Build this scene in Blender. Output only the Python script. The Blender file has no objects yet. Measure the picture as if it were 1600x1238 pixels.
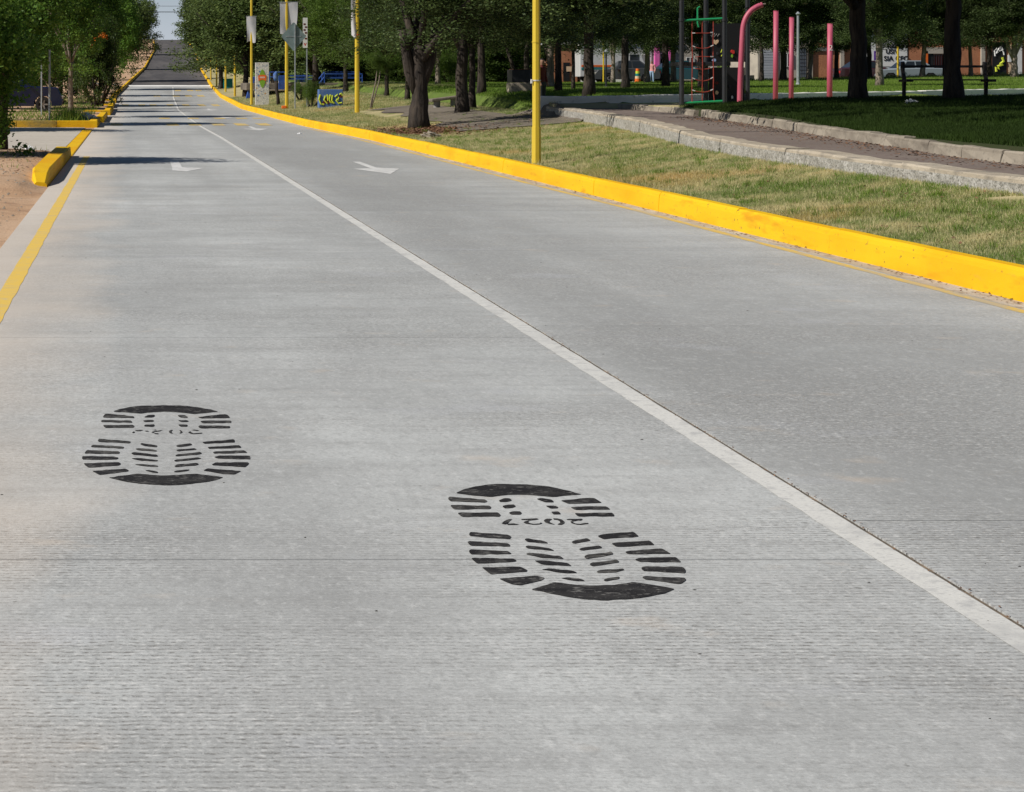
import bpy, bmesh, math, random
import numpy as np
from mathutils import Vector, Matrix, Euler

# ------------------------------------------------------------------ camera, sky, sun
scene = bpy.context.scene
COL = scene.collection
F, VX, VY, CH = 2900.0, 204.0, 126.0, 1.6      # focal length in photo pixels, vanishing point, eye height
cam_d = bpy.data.cameras.new('camera')
cam = bpy.data.objects.new('camera', cam_d)
COL.objects.link(cam)
cam.location = (0, 0, CH)
cam.rotation_euler = (math.radians(90), 0, 0)
cam_d.sensor_width = 36.0
cam_d.lens = F / 1600 * 36.0
cam_d.shift_x = (800 - VX) / 1600
cam_d.shift_y = (VY - 619) / 1600
cam_d.clip_start = 0.1
cam_d.clip_end = 6000
scene.camera = cam

SUN_EL = math.radians(42)
SDX, SDY = 0.955, 0.296                           # the way shadows fall on the ground
world = bpy.data.worlds.new('World')
scene.world = world
world.use_nodes = True
wn = world.node_tree
wn.nodes.clear()
sky = wn.nodes.new('ShaderNodeTexSky')
sky.sky_type = 'NISHITA'
sky.sun_disc = False
sky.sun_elevation = SUN_EL
sky.sun_rotation = math.atan2(-SDX, -SDY)
sky.altitude = 1900
sky.dust_density = 0.4
sky.air_density = 1.0
sky.ozone_density = 2.0
bg = wn.nodes.new('ShaderNodeBackground')
bg.inputs[1].default_value = 0.052
wo = wn.nodes.new('ShaderNodeOutputWorld')
tc = wn.nodes.new('ShaderNodeTexCoord')
sx = wn.nodes.new('ShaderNodeSeparateXYZ'); wn.links.new(tc.outputs['Generated'], sx.inputs[0])
hr = wn.nodes.new('ShaderNodeMapRange'); hr.interpolation_type = 'SMOOTHSTEP'
hr.inputs[1].default_value = 0.0; hr.inputs[2].default_value = 0.1; hr.inputs[3].default_value = 0.7; hr.inputs[4].default_value = 0.0
wn.links.new(sx.outputs[2], hr.inputs[0])
hm = wn.nodes.new('ShaderNodeMix'); hm.data_type = 'RGBA'
wn.links.new(hr.outputs[0], hm.inputs[0]); wn.links.new(sky.outputs[0], hm.inputs[6]); hm.inputs[7].default_value = (11.2, 12.2, 14.6, 1)
wn.links.new(hm.outputs[2], bg.inputs[0])
wn.links.new(bg.outputs[0], wo.inputs[0])
sun_d = bpy.data.lights.new('sun', 'SUN')
sun_d.energy = 5.0
sun_d.angle = math.radians(0.53)
sun_d.color = (1.0, 0.955, 0.88)
sun = bpy.data.objects.new('sun', sun_d)
COL.objects.link(sun)
sd = Vector((SDX * math.cos(SUN_EL), SDY * math.cos(SUN_EL), -math.sin(SUN_EL)))
sun.rotation_euler = sd.to_track_quat('-Z', 'Y').to_euler()
sun.location = (-30, -10, 40)
scene.render.engine = 'CYCLES'
vs = scene.view_settings
vs.view_transform = 'Standard'
vs.look = 'None'
vs.exposure = 0.0
vs.gamma = 1.0
vs.use_curve_mapping = False

rnd = random.Random(7)
NP = np.random.default_rng(11)

# ------------------------------------------------------------------ profiles of the place (metres)
def ip(x, xs, ys): return np.interp(x, xs, ys)
ZY = [-20, 60, 80, 100, 130, 172, 250, 355, 450, 520, 700]
ZZ = [0, 0, 0.03, 0.1, 0.4, 1.07, 3.2, 7.2, 11.5, 12.4, 10.0]
def RZ(Y): return ip(Y, ZY, ZZ)
def XL(Y): return ip(Y, [0, 60, 100, 130, 172, 250, 360, 450, 700], [-1.25, -1.22, -1.15, -1.05, -.3, 2.0, 4.8, 5.7, 6.5])
def XC(Y): return ip(Y, [0, 52, 65, 95, 128, 160, 172], [2.58, 2.57, 2.47, 2.5, 3.0, 3.7, 3.95])
def XR(Y): return ip(Y, [0, 50, 57, 65, 87, 97, 130, 172, 250, 360, 450, 700], [6.43, 6.43, 6.25, 6.02, 5.95, 5.85, 6.25, 7.35, 9.3, 12.3, 13.4, 14.2])
KH = 0.235
def C1x(Y): return ip(Y, [0, 18, 22, 26, 30, 38, 46, 54, 60], [8.5, 8.6, 8.52, 8.62, 9.05, 10.4, 11.4, 12.1, 12.4])
def C1z(Y): return ip(Y, [0, 18, 38, 54], [.44, .5, .53, .56])
def WTz(Y): return ip(Y, [0, 18, 24, 30, 38, 54], [.63, .65, .71, .74, .8, .84])
def C2x(Y): return ip(Y, [0, 21, 22.9, 27.8, 33, 39.6, 46.4, 52.6], [10.0, 10.05, 10.1, 10.85, 11.6, 12.5, 13.6, 13.9])
def PTH(Y): return WTz(Y) - .03
def WLY(X): return ip(X, [9, 12, 14, 18, 26, 34.6, 42, 90], [54, 54.5, 55, 58, 64, 72, 80, 118])
def base(Y): return ip(Y, [0, 40, 55, 62, 80, 100, 118, 172, 250, 355, 450, 700], [.3, .5, .6, .64, .75, .98, 1.45, 1.9, 3.7, 7.6, 11.9, 11])
def sm(a, b, x):
    t = np.clip((x - a) / (b - a), 0, 1)
    return t * t * (3 - 2 * t)

def H(X, Y):
    """height of the park side, right of the road"""
    X = np.asarray(X, float); Y = np.asarray(Y, float)
    xr = XR(Y) + .15; kt = RZ(Y) + KH - .025
    gen = kt + (base(Y) - kt) * sm(0, 6, X - xr)
    verge = kt + (C1z(Y) - kt) * np.clip((X - xr) / np.maximum(C1x(Y) - xr, .1), 0, 1) ** 1.3
    d = np.maximum(X - C2x(Y), 0) * .8
    mound = PTH(Y) + .15 + +.40 * (1 - np.exp(-d / 4)) + .04 * np.sin(X * .7) * np.sin(Y * .4)
    pg = np.full_like(X, .93)
    mound = mound + (pg - mound) * sm(44.5, 48, Y + 0 * X)
    near = np.where(X < C1x(Y) + .08, verge, np.where(X < C2x(Y) + .08, PTH(Y) - .08, mound))
    wl = WLY(X)
    st = 1.47 + .026 * np.clip(X - 30, 0, 60)
    top = 1.12 + .0065 * np.clip(X - 12, 0, 60)
    back = top + np.clip((Y - wl) / np.maximum(116 - wl, 5), 0, 1) * (st - top)
    back = np.where(Y > 113, 1.4 + (st - 1.4) * (1 - sm(113, 117.5, Y)) + np.maximum(base(Y) - 1.4, 0) * sm(130, 175, Y), back)
    pgb = np.where(Y < 53, near, np.where(X > C1x(Y), pg, gen))
    z = np.where(Y < 50, near, np.where(Y < wl, pgb, gen + (back - gen) * sm(9.5, 14, X) * np.maximum(sm(0, 9, Y - wl), sm(12.5, 14.5, X))))
    z = np.where((Y >= 46) & (X < C1x(Y) + .08), verge + (gen - verge) * sm(46, 56, Y), z)
    return z

def HL(X, Y):
    """height of the left side"""
    X = np.asarray(X, float); Y = np.asarray(Y, float)
    d = XL(Y) - X
    lift = np.where((Y > 26) & (Y < 39.3), .15, .02) * sm(0.05, .5, d) + .06 * sm(.3, 3, d)
    lift = np.where((Y > 39.3) & (Y < 62.95), .005, lift)
    lift = np.where(Y >= 62.95, .16, lift)
    return RZ(Y) + lift - .01

def G(px, py, z=0.0):
    Y = F * (CH - z) / (py - VY)
    return ((px - VX) / F * Y, Y)
def PX(px, Y): return (px - VX) / F * Y
def PZ(py, Y): return CH - (py - VY) / F * Y

# ------------------------------------------------------------------ materials
def mat(name, col, rough=.85, vary=(), bump=(), spec=.3, metal=0., attr=None, rndv=0., trans=0., coat=0.):
    """vary: list of (scale xyz, lo, hi, colour, detail): noise mask between lo and hi mixes colour in"""
    m = bpy.data.materials.new(name); m.use_nodes = True
    nt = m.node_tree; N = nt.nodes; Lk = nt.links
    b = N['Principled BSDF']; out = N['Material Output']
    b.inputs['Roughness'].default_value = rough
    b.inputs['Metallic'].default_value = metal
    b.inputs['Specular IOR Level'].default_value = spec
    if coat: b.inputs['Coat Weight'].default_value = coat
    geo = N.new('ShaderNodeNewGeometry')
    def noise(sc, detail=4, off=0., r=.55):
        mp = N.new('ShaderNodeMapping'); mp.inputs['Scale'].default_value = sc if hasattr(sc, '__len__') else (sc,) * 3
        mp.inputs['Location'].default_value = (off, off * 1.7, off * .6)
        Lk.new(geo.outputs['Position'], mp.inputs[0])
        n = N.new('ShaderNodeTexNoise'); n.inputs['Scale'].default_value = 1; n.inputs['Detail'].default_value = detail
        n.inputs['Roughness'].default_value = r
        Lk.new(mp.outputs[0], n.inputs['Vector'])
        return n.outputs['Fac']
    rgb = N.new('ShaderNodeRGB'); rgb.outputs[0].default_value = (*col, 1)
    cur = rgb.outputs[0]
    def mix(fac, c2, cur, blend='MIX'):
        x = N.new('ShaderNodeMix'); x.data_type = 'RGBA'; x.blend_type = blend
        if isinstance(fac, float): x.inputs[0].default_value = fac
        else: Lk.new(fac, x.inputs[0])
        Lk.new(cur, x.inputs[6])
        if isinstance(c2, tuple): x.inputs[7].default_value = (*c2, 1)
        else: Lk.new(c2, x.inputs[7])
        return x.outputs[2]
    def ramp(v, lo, hi, a=0., bb=1.):
        r = N.new('ShaderNodeMapRange'); r.inputs[1].default_value = lo; r.inputs[2].default_value = hi
        r.inputs[3].default_value = a; r.inputs[4].default_value = bb
        Lk.new(v, r.inputs[0]); return r.outputs[0]
    for i, v in enumerate(vary):
        sc, lo, hi, c2 = v[:4]; det = v[4] if len(v) > 4 else 4; amt = v[5] if len(v) > 5 else 1.
        cur = mix(ramp(noise(sc, det, 3.1 * i + 1), lo, hi, 0., amt), c2, cur)
    if attr:
        at = N.new('ShaderNodeAttribute'); at.attribute_name = attr[0]
        cur = mix(ramp(at.outputs['Fac'], attr[1], attr[2]), attr[3], cur)
    if rndv:
        oi = N.new('ShaderNodeObjectInfo')
        hs = N.new('ShaderNodeHueSaturation')
        Lk.new(ramp(oi.outputs['Random'], 0, 1, 1 - rndv, 1 + rndv), hs.inputs['Value'])
        Lk.new(cur, hs.inputs['Color']); cur = hs.outputs[0]
    Lk.new(cur, b.inputs['Base Color'])
    prev = None
    for i, (sc, st, dist) in enumerate(bump):
        bp = N.new('ShaderNodeBump'); bp.inputs['Strength'].default_value = st; bp.inputs['Distance'].default_value = dist
        Lk.new(noise(sc, 5, 7.7 + i), bp.inputs['Height'])
        if prev: Lk.new(prev, bp.inputs['Normal'])
        prev = bp.outputs[0]
    if prev: Lk.new(prev, b.inputs['Normal'])
    if trans:
        tb = N.new('ShaderNodeBsdfTranslucent'); Lk.new(cur, tb.inputs[0])
        ms = N.new('ShaderNodeMixShader'); ms.inputs[0].default_value = trans
        Lk.new(b.outputs[0], ms.inputs[1]); Lk.new(tb.outputs[0], ms.inputs[2]); Lk.new(ms.outputs[0], out.inputs[0])
    m['h'] = 1
    return m

def concrete_mat():
    m = bpy.data.materials.new('tined_concrete'); m.use_nodes = True
    nt = m.node_tree; N = nt.nodes; Lk = nt.links
    b = N['Principled BSDF']; b.inputs['Roughness'].default_value = .78; b.inputs['Specular IOR Level'].default_value = .35
    geo = N.new('ShaderNodeNewGeometry')
    def noise(sc, det=4, loc=(0, 0, 0), r=.55):
        mp = N.new('ShaderNodeMapping'); mp.inputs['Scale'].default_value = sc; mp.inputs['Location'].default_value = loc
        Lk.new(geo.outputs['Position'], mp.inputs[0])
        n = N.new('ShaderNodeTexNoise'); n.inputs['Scale'].default_value = 1; n.inputs['Detail'].default_value = det; n.inputs['Roughness'].default_value = r
        Lk.new(mp.outputs[0], n.inputs['Vector']); return n.outputs['Fac']
    def mp_(v, lo, hi, a=0., c=1.):
        r = N.new('ShaderNodeMapRange'); r.inputs[1].default_value = lo; r.inputs[2].default_value = hi; r.inputs[3].default_value = a; r.inputs[4].default_value = c
        Lk.new(v, r.inputs[0]); return r.outputs[0]
    def mul(a, c):
        n = N.new('ShaderNodeMath'); n.operation = 'MULTIPLY'
        for i, v in enumerate((a, c)):
            if isinstance(v, float): n.inputs[i].default_value = v
            else: Lk.new(v, n.inputs[i])
        return n.outputs[0]
    def mix(f, c2, cur):
        x = N.new('ShaderNodeMix'); x.data_type = 'RGBA'
        Lk.new(f, x.inputs[0]) if not isinstance(f, float) else setattr(x.inputs[0], 'default_value', f)
        if isinstance(cur, tuple): x.inputs[6].default_value = (*cur, 1)
        else: Lk.new(cur, x.inputs[6])
        x.inputs[7].default_value = (*c2, 1); return x.outputs[2]
    # broad tone: blotches, longitudinal tyre bands, soft drifts across
    cur = mix(mp_(noise((.3, .16, 1), 6), .38, .6), (.505, .515, .505), (.35, .358, .352))
    cur = mix(mp_(noise((1.1, .7, 1), 6, (14, 3, 0), .62), .46, .68, 0, .6), (.33, .332, .325), cur)
    cur = mix(mp_(noise((2.6, 2.2, 1), 6, (24, 8, 0), .65), .54, .72, 0, .5), (.53, .532, .525), cur)
    sep = N.new('ShaderNodeSeparateXYZ'); Lk.new(geo.outputs['Position'], sep.inputs[0])
    cur = mix(mp_(noise((.85, .03, 1), 4, (3, 11, 0)), .42, .62, 0, .6), (.3, .302, .296), cur)
    band = mul(mp_(sep.outputs[0], 2.5, 3.0), mp_(sep.outputs[0], 6.2, 3.6))
    cur = mix(mul(band, mp_(noise((.6, .12, 1), 6, (41, 5, 0), .6), .3, .55, .3, .9)), (.255, .257, .252), cur)
    cur = mix(mp_(noise((.35, 1.5, 1), 6, (4, 1, 0)), .45, .7, 0, .55), (.28, .281, .275), cur)
    cur = mix(mp_(noise((1.0, 7, 1), 6, (9, 3, 0)), .5, .76, 0, .5), (.25, .25, .244), cur)
    cur = mix(mp_(noise((.8, 1.4, 1), 5, (17, 29, 0)), .6, .78, 0, .45), (.45, .46, .5), cur)
    # grain that still shows at a distance
    cur = mix(mp_(noise((7, 3, 1), 7, (51, 2, 0), .75), .5, .68, 0, .25), (.24, .243, .238), cur)
    cur = mix(mp_(noise((6, 2.6, 1), 7, (61, 9, 0), .75), .52, .7, 0, .2), (.6, .605, .595), cur)
    cur = mix(mp_(noise((26, 13, 1), 6, (71, 9, 0), .75), .5, .66, 0, .45), (.22, .222, .216), cur)
    cur = mix(mp_(noise((24, 14, 1), 6, (81, 9, 0), .75), .53, .68, 0, .4), (.64, .643, .63), cur)
    # fine speckle
    cur = mix(mp_(noise((60, 90, 60), 3, (2, 2, 0), .7), .42, .7, 0, .4), (.2, .198, .192), cur)
    cur = mix(mp_(noise((50, 110, 60), 3, (12, 2, 0), .7), .55, .75, 0, .45), (.6, .6, .585), cur)
    cur = mix(mp_(noise((18, 22, 1), 2, (7, 5, 0)), .76, .8, 0, .8), (.1, .097, .09), cur)
    # transverse tining: grooves about 3 cm apart, broken up, strong only in drifts
    wob = noise((12, 16, 1), 4, (5, 5, 0))
    a1 = N.new('ShaderNodeMath'); a1.operation = 'MULTIPLY_ADD'; a1.inputs[1].default_value = 2 * math.pi / .031
    Lk.new(sep.outputs[1], a1.inputs[0]); Lk.new(mul(wob, 9.0), a1.inputs[2])
    si = N.new('ShaderNodeMath'); si.operation = 'SINE'; Lk.new(a1.outputs[0], si.inputs[0])
    gro = mp_(si.outputs[0], .1, .95)
    brk = mp_(noise((42, 38, 1), 5, (1, 8, 0), .65), .44, .62)
    drift = mp_(noise((.3, .5, 1), 5, (6, 2, 0)), .42, .58, .1, 1.)
    gm = mul(mul(gro, brk), drift)
    cur = mix(gm, (.17, .163, .153), cur)
    rid = mul(mul(mp_(si.outputs[0], -.2, -.9), mp_(noise((46, 36, 1), 5, (21, 4, 0), .65), .48, .66)), drift)
    cur = mix(mul(rid, .75), (.62, .612, .59), cur)
    # dust and rust stains
    cur = mix(mp_(noise((2.2, 3, 1), 6, (31, 7, 0)), .62, .78, 0, .4), (.5, .41, .32), cur)
    ed = N.new('ShaderNodeMath'); ed.operation = 'MULTIPLY_ADD'; ed.inputs[1].default_value = 1.; Lk.new(sep.outputs[0], ed.inputs[0])
    Lk.new(mul(noise((.9, .6, 1), 4, (3, 9, 0)), 1.4), ed.inputs[2])
    cur = mix(mp_(ed.outputs[0], .62, -.3, 0, .62), (.6, .51, .42), cur)
    oi = N.new('ShaderNodeObjectInfo')
    hs = N.new('ShaderNodeHueSaturation'); Lk.new(mp_(oi.outputs['Random'], 0, 1, 1.04, 1.13), hs.inputs['Value']); Lk.new(cur, hs.inputs['Color'])
    Lk.new(hs.outputs[0], b.inputs['Base Color'])
    bp = N.new('ShaderNodeBump'); bp.inputs['Strength'].default_value = .5; bp.inputs['Distance'].default_value = .003; bp.invert = True
    Lk.new(gm, bp.inputs['Height'])
    bp2 = N.new('ShaderNodeBump'); bp2.inputs['Strength'].default_value = .35; bp2.inputs['Distance'].default_value = .003
    Lk.new(noise((70, 120, 70), 4), bp2.inputs['Height']); Lk.new(bp.outputs[0], bp2.inputs['Normal'])
    Lk.new(bp2.outputs[0], b.inputs['Normal'])
    return m

M = {}
M['slab'] = concrete_mat()
M['joint'] = mat('joint_dirt', (.1, .085, .068), .95, [(8, .5, .7, (.25, .18, .12))], [(60, .6, .01)])
M['asphalt'] = mat('worn_asphalt', (.085, .08, .082), .95, [((.3, .02, 1), .4, .65, (.13, .12, .115)), ((1, .08, 1), .5, .75, (.065, .062, .065))], [(40, .4, .01)], .1)
M['kerb'] = mat('yellow_kerb_paint', (.76, .46, .01), .6, [((.9, .5, 2), .5, .75, (.7, .35, .006)), ((1.5, 1.5, 4), .6, .75, (.8, .47, .02)), ((16, 16, 24), .655, .7, (.25, .15, .035)), ((2.5, 1.2, 6), .6, .72, (.62, .3, .01)), ((.7, .35, 1.2), .5, .68, (.74, .37, .006)), ((3, 3, 14), .66, .78, (.62, .36, .03))], [(9, .25, .02), (60, .25, .006)], .15)
M['kerb_old'] = mat('weathered_yellow_kerb', (.62, .36, .02), .75, [((1.2, .8, 3), .42, .6, (.33, .24, .07)), ((9, 9, 20), .62, .74, (.2, .15, .07))], [(12, .4, .02)], .25)
M['yline'] = mat('yellow_road_paint', (.74, .5, .1), .7, [((1, 3, 1), .5, .75, (.66, .47, .16)), ((14, 30, 1), .58, .72, (.5, .44, .3)), ((4, 14, 1), .62, .75, (.42, .38, .3))], [(60, .2, .003)])
M['yline_old'] = mat('faded_yellow_paint', (.64, .44, .1), .8, [((5, 1.2, 1), .48, .64, (.46, .38, .24)), ((30, 20, 1), .5, .68, (.42, .37, .28))], [(60, .2, .003)])
M['wline'] = mat('white_road_paint', (.63, .62, .585), .75, [((1.5, 1.2, 1), .45, .75, (.55, .545, .52)), ((14, 16, 1), .52, .7, (.47, .465, .45)), ((4, 3, 1), .58, .72, (.45, .445, .43)), ((50, 110, 1), .55, .7, (.4, .395, .385))], [(60, .25, .003)])
M['warrow'] = mat('white_arrow_paint', (.64, .635, .62), .75, [((3, 1, 1), .45, .7, (.54, .535, .52)), ((9, 6, 1), .52, .68, (.44, .437, .43))])
M['gutter'] = mat('gutter_dust', (.42, .36, .29), .95, [((3, 1, 1), .42, .62, (.5, .46, .4)), ((12, 8, 1), .5, .68, (.3, .23, .16)), ((50, 60, 1), .58, .7, (.2, .15, .1))], [(60, .5, .006)])
M['print'] = mat('black_stencil_paint', (.02, .019, .02), .9, [((5, 14, 1), .45, .72, (.046, .044, .043)), ((30, 60, 1), .58, .7, (.17, .165, .155)), ((14, 9, 1), .6, .74, (.1, .097, .092)), ((110, 160, 1), .66, .73, (.22, .21, .2)), ((5, 60, 1), .68, .76, (.15, .145, .135))], [(70, .4, .003)], .12)
M['print_worn'] = mat('worn_black_stencil_paint', (.028, .027, .027), .9, [((16, 60, 1), .48, .7, (.13, .125, .115)), ((40, 120, 1), .6, .7, (.24, .23, .215))], [(70, .4, .003)], .12)
M['dirt'] = mat('tan_dirt', (.47, .295, .175), .95, [((.5, .5, 1), .4, .65, (.53, .36, .235)), ((3, 3, 3), .5, .72, (.36, .22, .135)), ((30, 30, 30), .6, .75, (.22, .15, .1))], [(4, .5, .04), (30, .6, .02)])
M['soil'] = mat('park_soil', (.42, .35, .19), .95, [((.8, .8, 1), .42, .6, (.25, .25, .1)), ((3, 3, 3), .5, .7, (.46, .38, .22)), ((.25, .25, 1), .56, .7, (.42, .3, .14))], [(20, .6, .03)])
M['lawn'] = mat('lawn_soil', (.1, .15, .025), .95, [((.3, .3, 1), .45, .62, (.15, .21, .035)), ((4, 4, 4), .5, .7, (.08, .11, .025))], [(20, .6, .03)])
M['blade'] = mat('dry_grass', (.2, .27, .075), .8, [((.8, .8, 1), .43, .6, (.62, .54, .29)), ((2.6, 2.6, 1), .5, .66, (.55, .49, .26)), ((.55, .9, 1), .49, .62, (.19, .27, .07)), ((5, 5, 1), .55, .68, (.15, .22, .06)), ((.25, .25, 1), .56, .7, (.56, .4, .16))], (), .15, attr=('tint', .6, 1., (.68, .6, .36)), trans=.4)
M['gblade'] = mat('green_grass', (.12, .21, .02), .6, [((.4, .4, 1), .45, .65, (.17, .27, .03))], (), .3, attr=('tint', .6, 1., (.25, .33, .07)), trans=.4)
M['baked_shade_blade'] = mat('grass_baked_shade', (.026, .05, .007), .7, [((.4, .4, 1), .45, .65, (.036, .068, .009))], (), .15, attr=('tint', .6, 1., (.05, .08, .018)), trans=.35)  # lawn grass with the mound's tree shade put into its colour
M['lawn_baked_shade'] = mat('lawn_soil_baked_shade', (.024, .032, .008), .95, [((4, 4, 4), .5, .7, (.032, .027, .014))], [(20, .6, .03)])  # lawn soil darkened so its colour carries the tree shade on the mound
M['wall'] = mat('pale_concrete_edge', (.37, .315, .24), .9, [((1, 1, 3), .4, .65, (.44, .38, .295)), ((4, 4, 9), .48, .68, (.24, .21, .17)), ((25, 25, 30), .62, .72, (.17, .15, .12))], [(14, .5, .02), (60, .5, .008)])
M['rubble'] = mat('rough_wall_face', (.30, .285, .25), .95, [((9, 9, 9), .42, .62, (.42, .4, .36)), ((28, 28, 40), .5, .66, (.16, .15, .13))], [(12, .9, .05), (50, .6, .02)])
M['stone'] = mat('kerb_stone', (.3, .26, .205), .9, [((1.5, 1.5, 3), .42, .65, (.2, .17, .135)), ((12, 12, 12), .55, .72, (.17, .15, .12))], [(10, .5, .03)])
M['white_wall'] = mat('whitewashed_concrete', (.8, .77, .7), .9, [((.6, .6, 3), .5, .75, (.62, .59, .53)), ((5, 5, 8), .6, .75, (.3, .27, .23))], [(14, .4, .02)])
M['path'] = mat('brick_paving', (.165, .132, .112), .9, [((.6, .6, 1), .4, .65, (.2, .162, .138)), ((14, 6, 1), .5, .7, (.15, .105, .095)), ((.5, 1.5, 1), .6, .75, (.17, .11, .07))], [(16, .4, .02)])
M['plaza'] = mat('plaza_concrete_baked_shade', (.15, .125, .1), .9, [((.4, .4, 1), .42, .65, (.2, .17, .135)), ((7, 7, 7), .5, .7, (.11, .09, .07))], [(14, .3, .02)])  # colour darkened in place of tree shade that misses the plaza
M['drive'] = mat('driveway_concrete', (.45, .405, .345), .9, [((.5, 2, 1), .42, .65, (.52, .475, .41)), ((8, 20, 1), .5, .7, (.37, .33, .28))], [(20, .4, .01)])
M['bark'] = mat('dark_bark', (.05, .039, .031), .95, [((9, 9, 1.6), .45, .65, (.02, .016, .014)), ((4, 4, 1), .58, .75, (.09, .07, .052))], [((14, 14, 2.4), .9, .05)])
M['bark_pale'] = mat('pale_bark', (.25, .205, .165), .9, [((6, 6, 1.2), .45, .65, (.15, .12, .095)), ((3, 3, 3), .6, .75, (.34, .3, .25))], [((14, 14, 3), .7, .04)])
def leafm(n, c, c2, trans=.22, spec=.25, rough=.55): return mat(n, c, rough, [((.5, .5, .5), .42, .62, tuple(x * .72 for x in c))], (), spec, attr=('tint', .5, 1., c2), rndv=.16, trans=trans)
M['leaf_oak'] = leafm('oak_leaf', (.044, .07, .02), (.115, .16, .05), .32)
M['leaf_far'] = leafm('street_tree_leaf', (.085, .13, .034), (.18, .235, .065), .36)
M['leaf_lite'] = leafm('feathery_leaf', (.085, .15, .022), (.15, .22, .04), .42)
M['leaf_left'] = leafm('bright_tree_leaf', (.115, .23, .032), (.25, .38, .065), .45)
M['leaf_bush'] = leafm('bush_leaf', (.055, .095, .02), (.13, .18, .035), .35)
M['flower'] = mat('orange_flower', (.8, .2, .015), .6, trans=.3)
M['pole'] = mat('yellow_pole_paint', (.62, .44, .03), .45, [((6, 6, 1), .5, .72, (.56, .36, .02)), ((25, 25, 9), .66, .75, (.4, .27, .05))], [(30, .15, .005)], .5)
M['galv'] = mat('galvanised_steel', (.36, .39, .4), .5, [((7, 7, 7), .45, .65, (.28, .31, .32))], (), .5, .35)
M['signback'] = mat('sign_back_sheet', (.19, .25, .25), .55, [((3, 3, 3), .45, .65, (.15, .2, .2))], (), .4)
M['black_steel'] = mat('black_painted_steel', (.017, .018, .021), .45, [((9, 9, 3), .55, .75, (.04, .04, .045))], [(30, .1, .005)], .5)
M['pink'] = mat('pink_painted_steel', (.42, .075, .125), .5, [((5, 5, 1), .5, .7, (.5, .12, .18)), ((20, 20, 6), .66, .74, (.25, .06, .05))], [(30, .15, .005)], .5)
M['green_steel'] = mat('green_painted_steel', (.015, .3, .11), .45, [((9, 9, 9), .6, .75, (.01, .18, .07))], (), .5)
M['rope'] = mat('red_rope', (.3, .05, .035), .9, [((30, 30, 30), .5, .65, (.18, .03, .025))])
M['silver'] = mat('silver_clip', (.5, .5, .5), .5)
M['white'] = mat('white_paint', (.74, .73, .7), .7, [((2, 2, 2), .5, .75, (.62, .61, .58))])
M['cloth'] = mat('white_banner_cloth', (.72, .71, .73), .85, [((1.5, 1.5, 1), .5, .72, (.55, .55, .58))], trans=.3)
M['blue'] = mat('blue_painted_steel', (.03, .09, .36), .5, [((5, 5, 5), .5, .7, (.025, .06, .24))], (), .45)
M['bluewall'] = mat('faded_blue_paint', (.06, .13, .34), .8, [((5, 5, 5), .45, .65, (.13, .19, .33))])
M['orange'] = mat('orange_paint', (.75, .15, .02), .7)
M['red'] = mat('red_paint', (.55, .04, .03), .6)
M['purple'] = mat('purple_paint', (.12, .04, .3), .7)
M['teal'] = mat('teal_paint', (.01, .18, .17), .6)
M['leafgreen'] = mat('green_emblem_paint', (.2, .38, .03), .7)
M['lime'] = mat('lime_graffiti', (.55, .62, .05), .7)
M['cream'] = mat('cream_paint', (.7, .5, .32), .8)
M['hotpink'] = mat('hot_pink_paint', (.75, .13, .42), .7, [((2, 2, 2), .5, .7, (.7, .2, .45))])
M['brickwall'] = mat('orange_brick_wall', (.40, .165, .085), .9, [((1.2, 1.2, 1.2), .45, .65, (.46, .2, .1)), ((5, 5, 12), .5, .7, (.32, .125, .065))], [(14, .5, .02)])
M['plaster'] = mat('beige_plaster', (.45, .40, .33), .9, [((.8, .8, 2), .42, .65, (.36, .32, .27))])
M['grey_plaster'] = mat('grey_plaster', (.3, .29, .28), .9, [((.8, .8, 2), .42, .65, (.24, .23, .22))])
M['shutter'] = mat('grey_roller_shutter', (.42, .44, .47), .55, [((.3, .3, 9), .5, .6, (.35, .37, .4))], (), .4)
M['glass'] = mat('dark_glass', (.02, .025, .03), .08, (), (), .6)
M['rubber'] = mat('tyre_rubber', (.025, .024, .023), .9, [((9, 9, 9), .5, .7, (.05, .047, .043))])
M['alloy'] = mat('dusty_alloy', (.35, .33, .31), .45, (), (), .5, .5)
M['lamp_glass'] = mat('headlight_glass', (.5, .48, .42), .2, (), (), .5)
M['mulch'] = mat('leaf_litter', (.12, .06, .035), .95, [((9, 9, 9), .45, .65, (.24, .13, .07))])
M['pebble'] = mat('dark_grit', (.055, .05, .045), .95)
M['plastic'] = mat('white_plastic_litter', (.72, .72, .73), .7)
M['black'] = mat('black_panel', (.014, .014, .015), .6)
M['bench'] = mat('dark_bench_paint', (.016, .014, .014), .7)
M['wire'] = mat('cable', (.03, .03, .035), .7)
M['ground'] = mat('far_ground', (.24, .19, .12), .95, [((.02, .02, 1), .4, .6, (.13, .13, .06))])
M['skin'] = mat('skin', (.32, .18, .12), .6)
M['hair'] = mat('dark_hair', (.015, .012, .01), .6)
M['maroon'] = mat('maroon_cloth', (.12, .025, .02), .9)
M['dark_cloth'] = mat('dark_cloth', (.035, .035, .04), .9)
M['pink_cloth'] = mat('pink_cloth', (.65, .3, .3), .9)
M['blue_cloth'] = mat('pale_blue_cloth', (.3, .42, .62), .9)
def paint_car(n, c): return mat(n, c, .3, (), (), .5, .1, coat=.5)
M['car_blue'] = paint_car('dark_blue_car_paint', (.006, .01, .042))
M['car_teal'] = paint_car('dark_teal_car_paint', (.01, .07, .085))
M['car_grey'] = paint_car('dark_grey_car_paint', (.05, .052, .055))
M['car_silver'] = paint_car('silver_blue_car_paint', (.27, .31, .34))
M['car_red'] = paint_car('dark_maroon_car_paint', (.05, .015, .02))
M['van_white'] = paint_car('white_van_paint', (.72, .72, .7))

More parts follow.
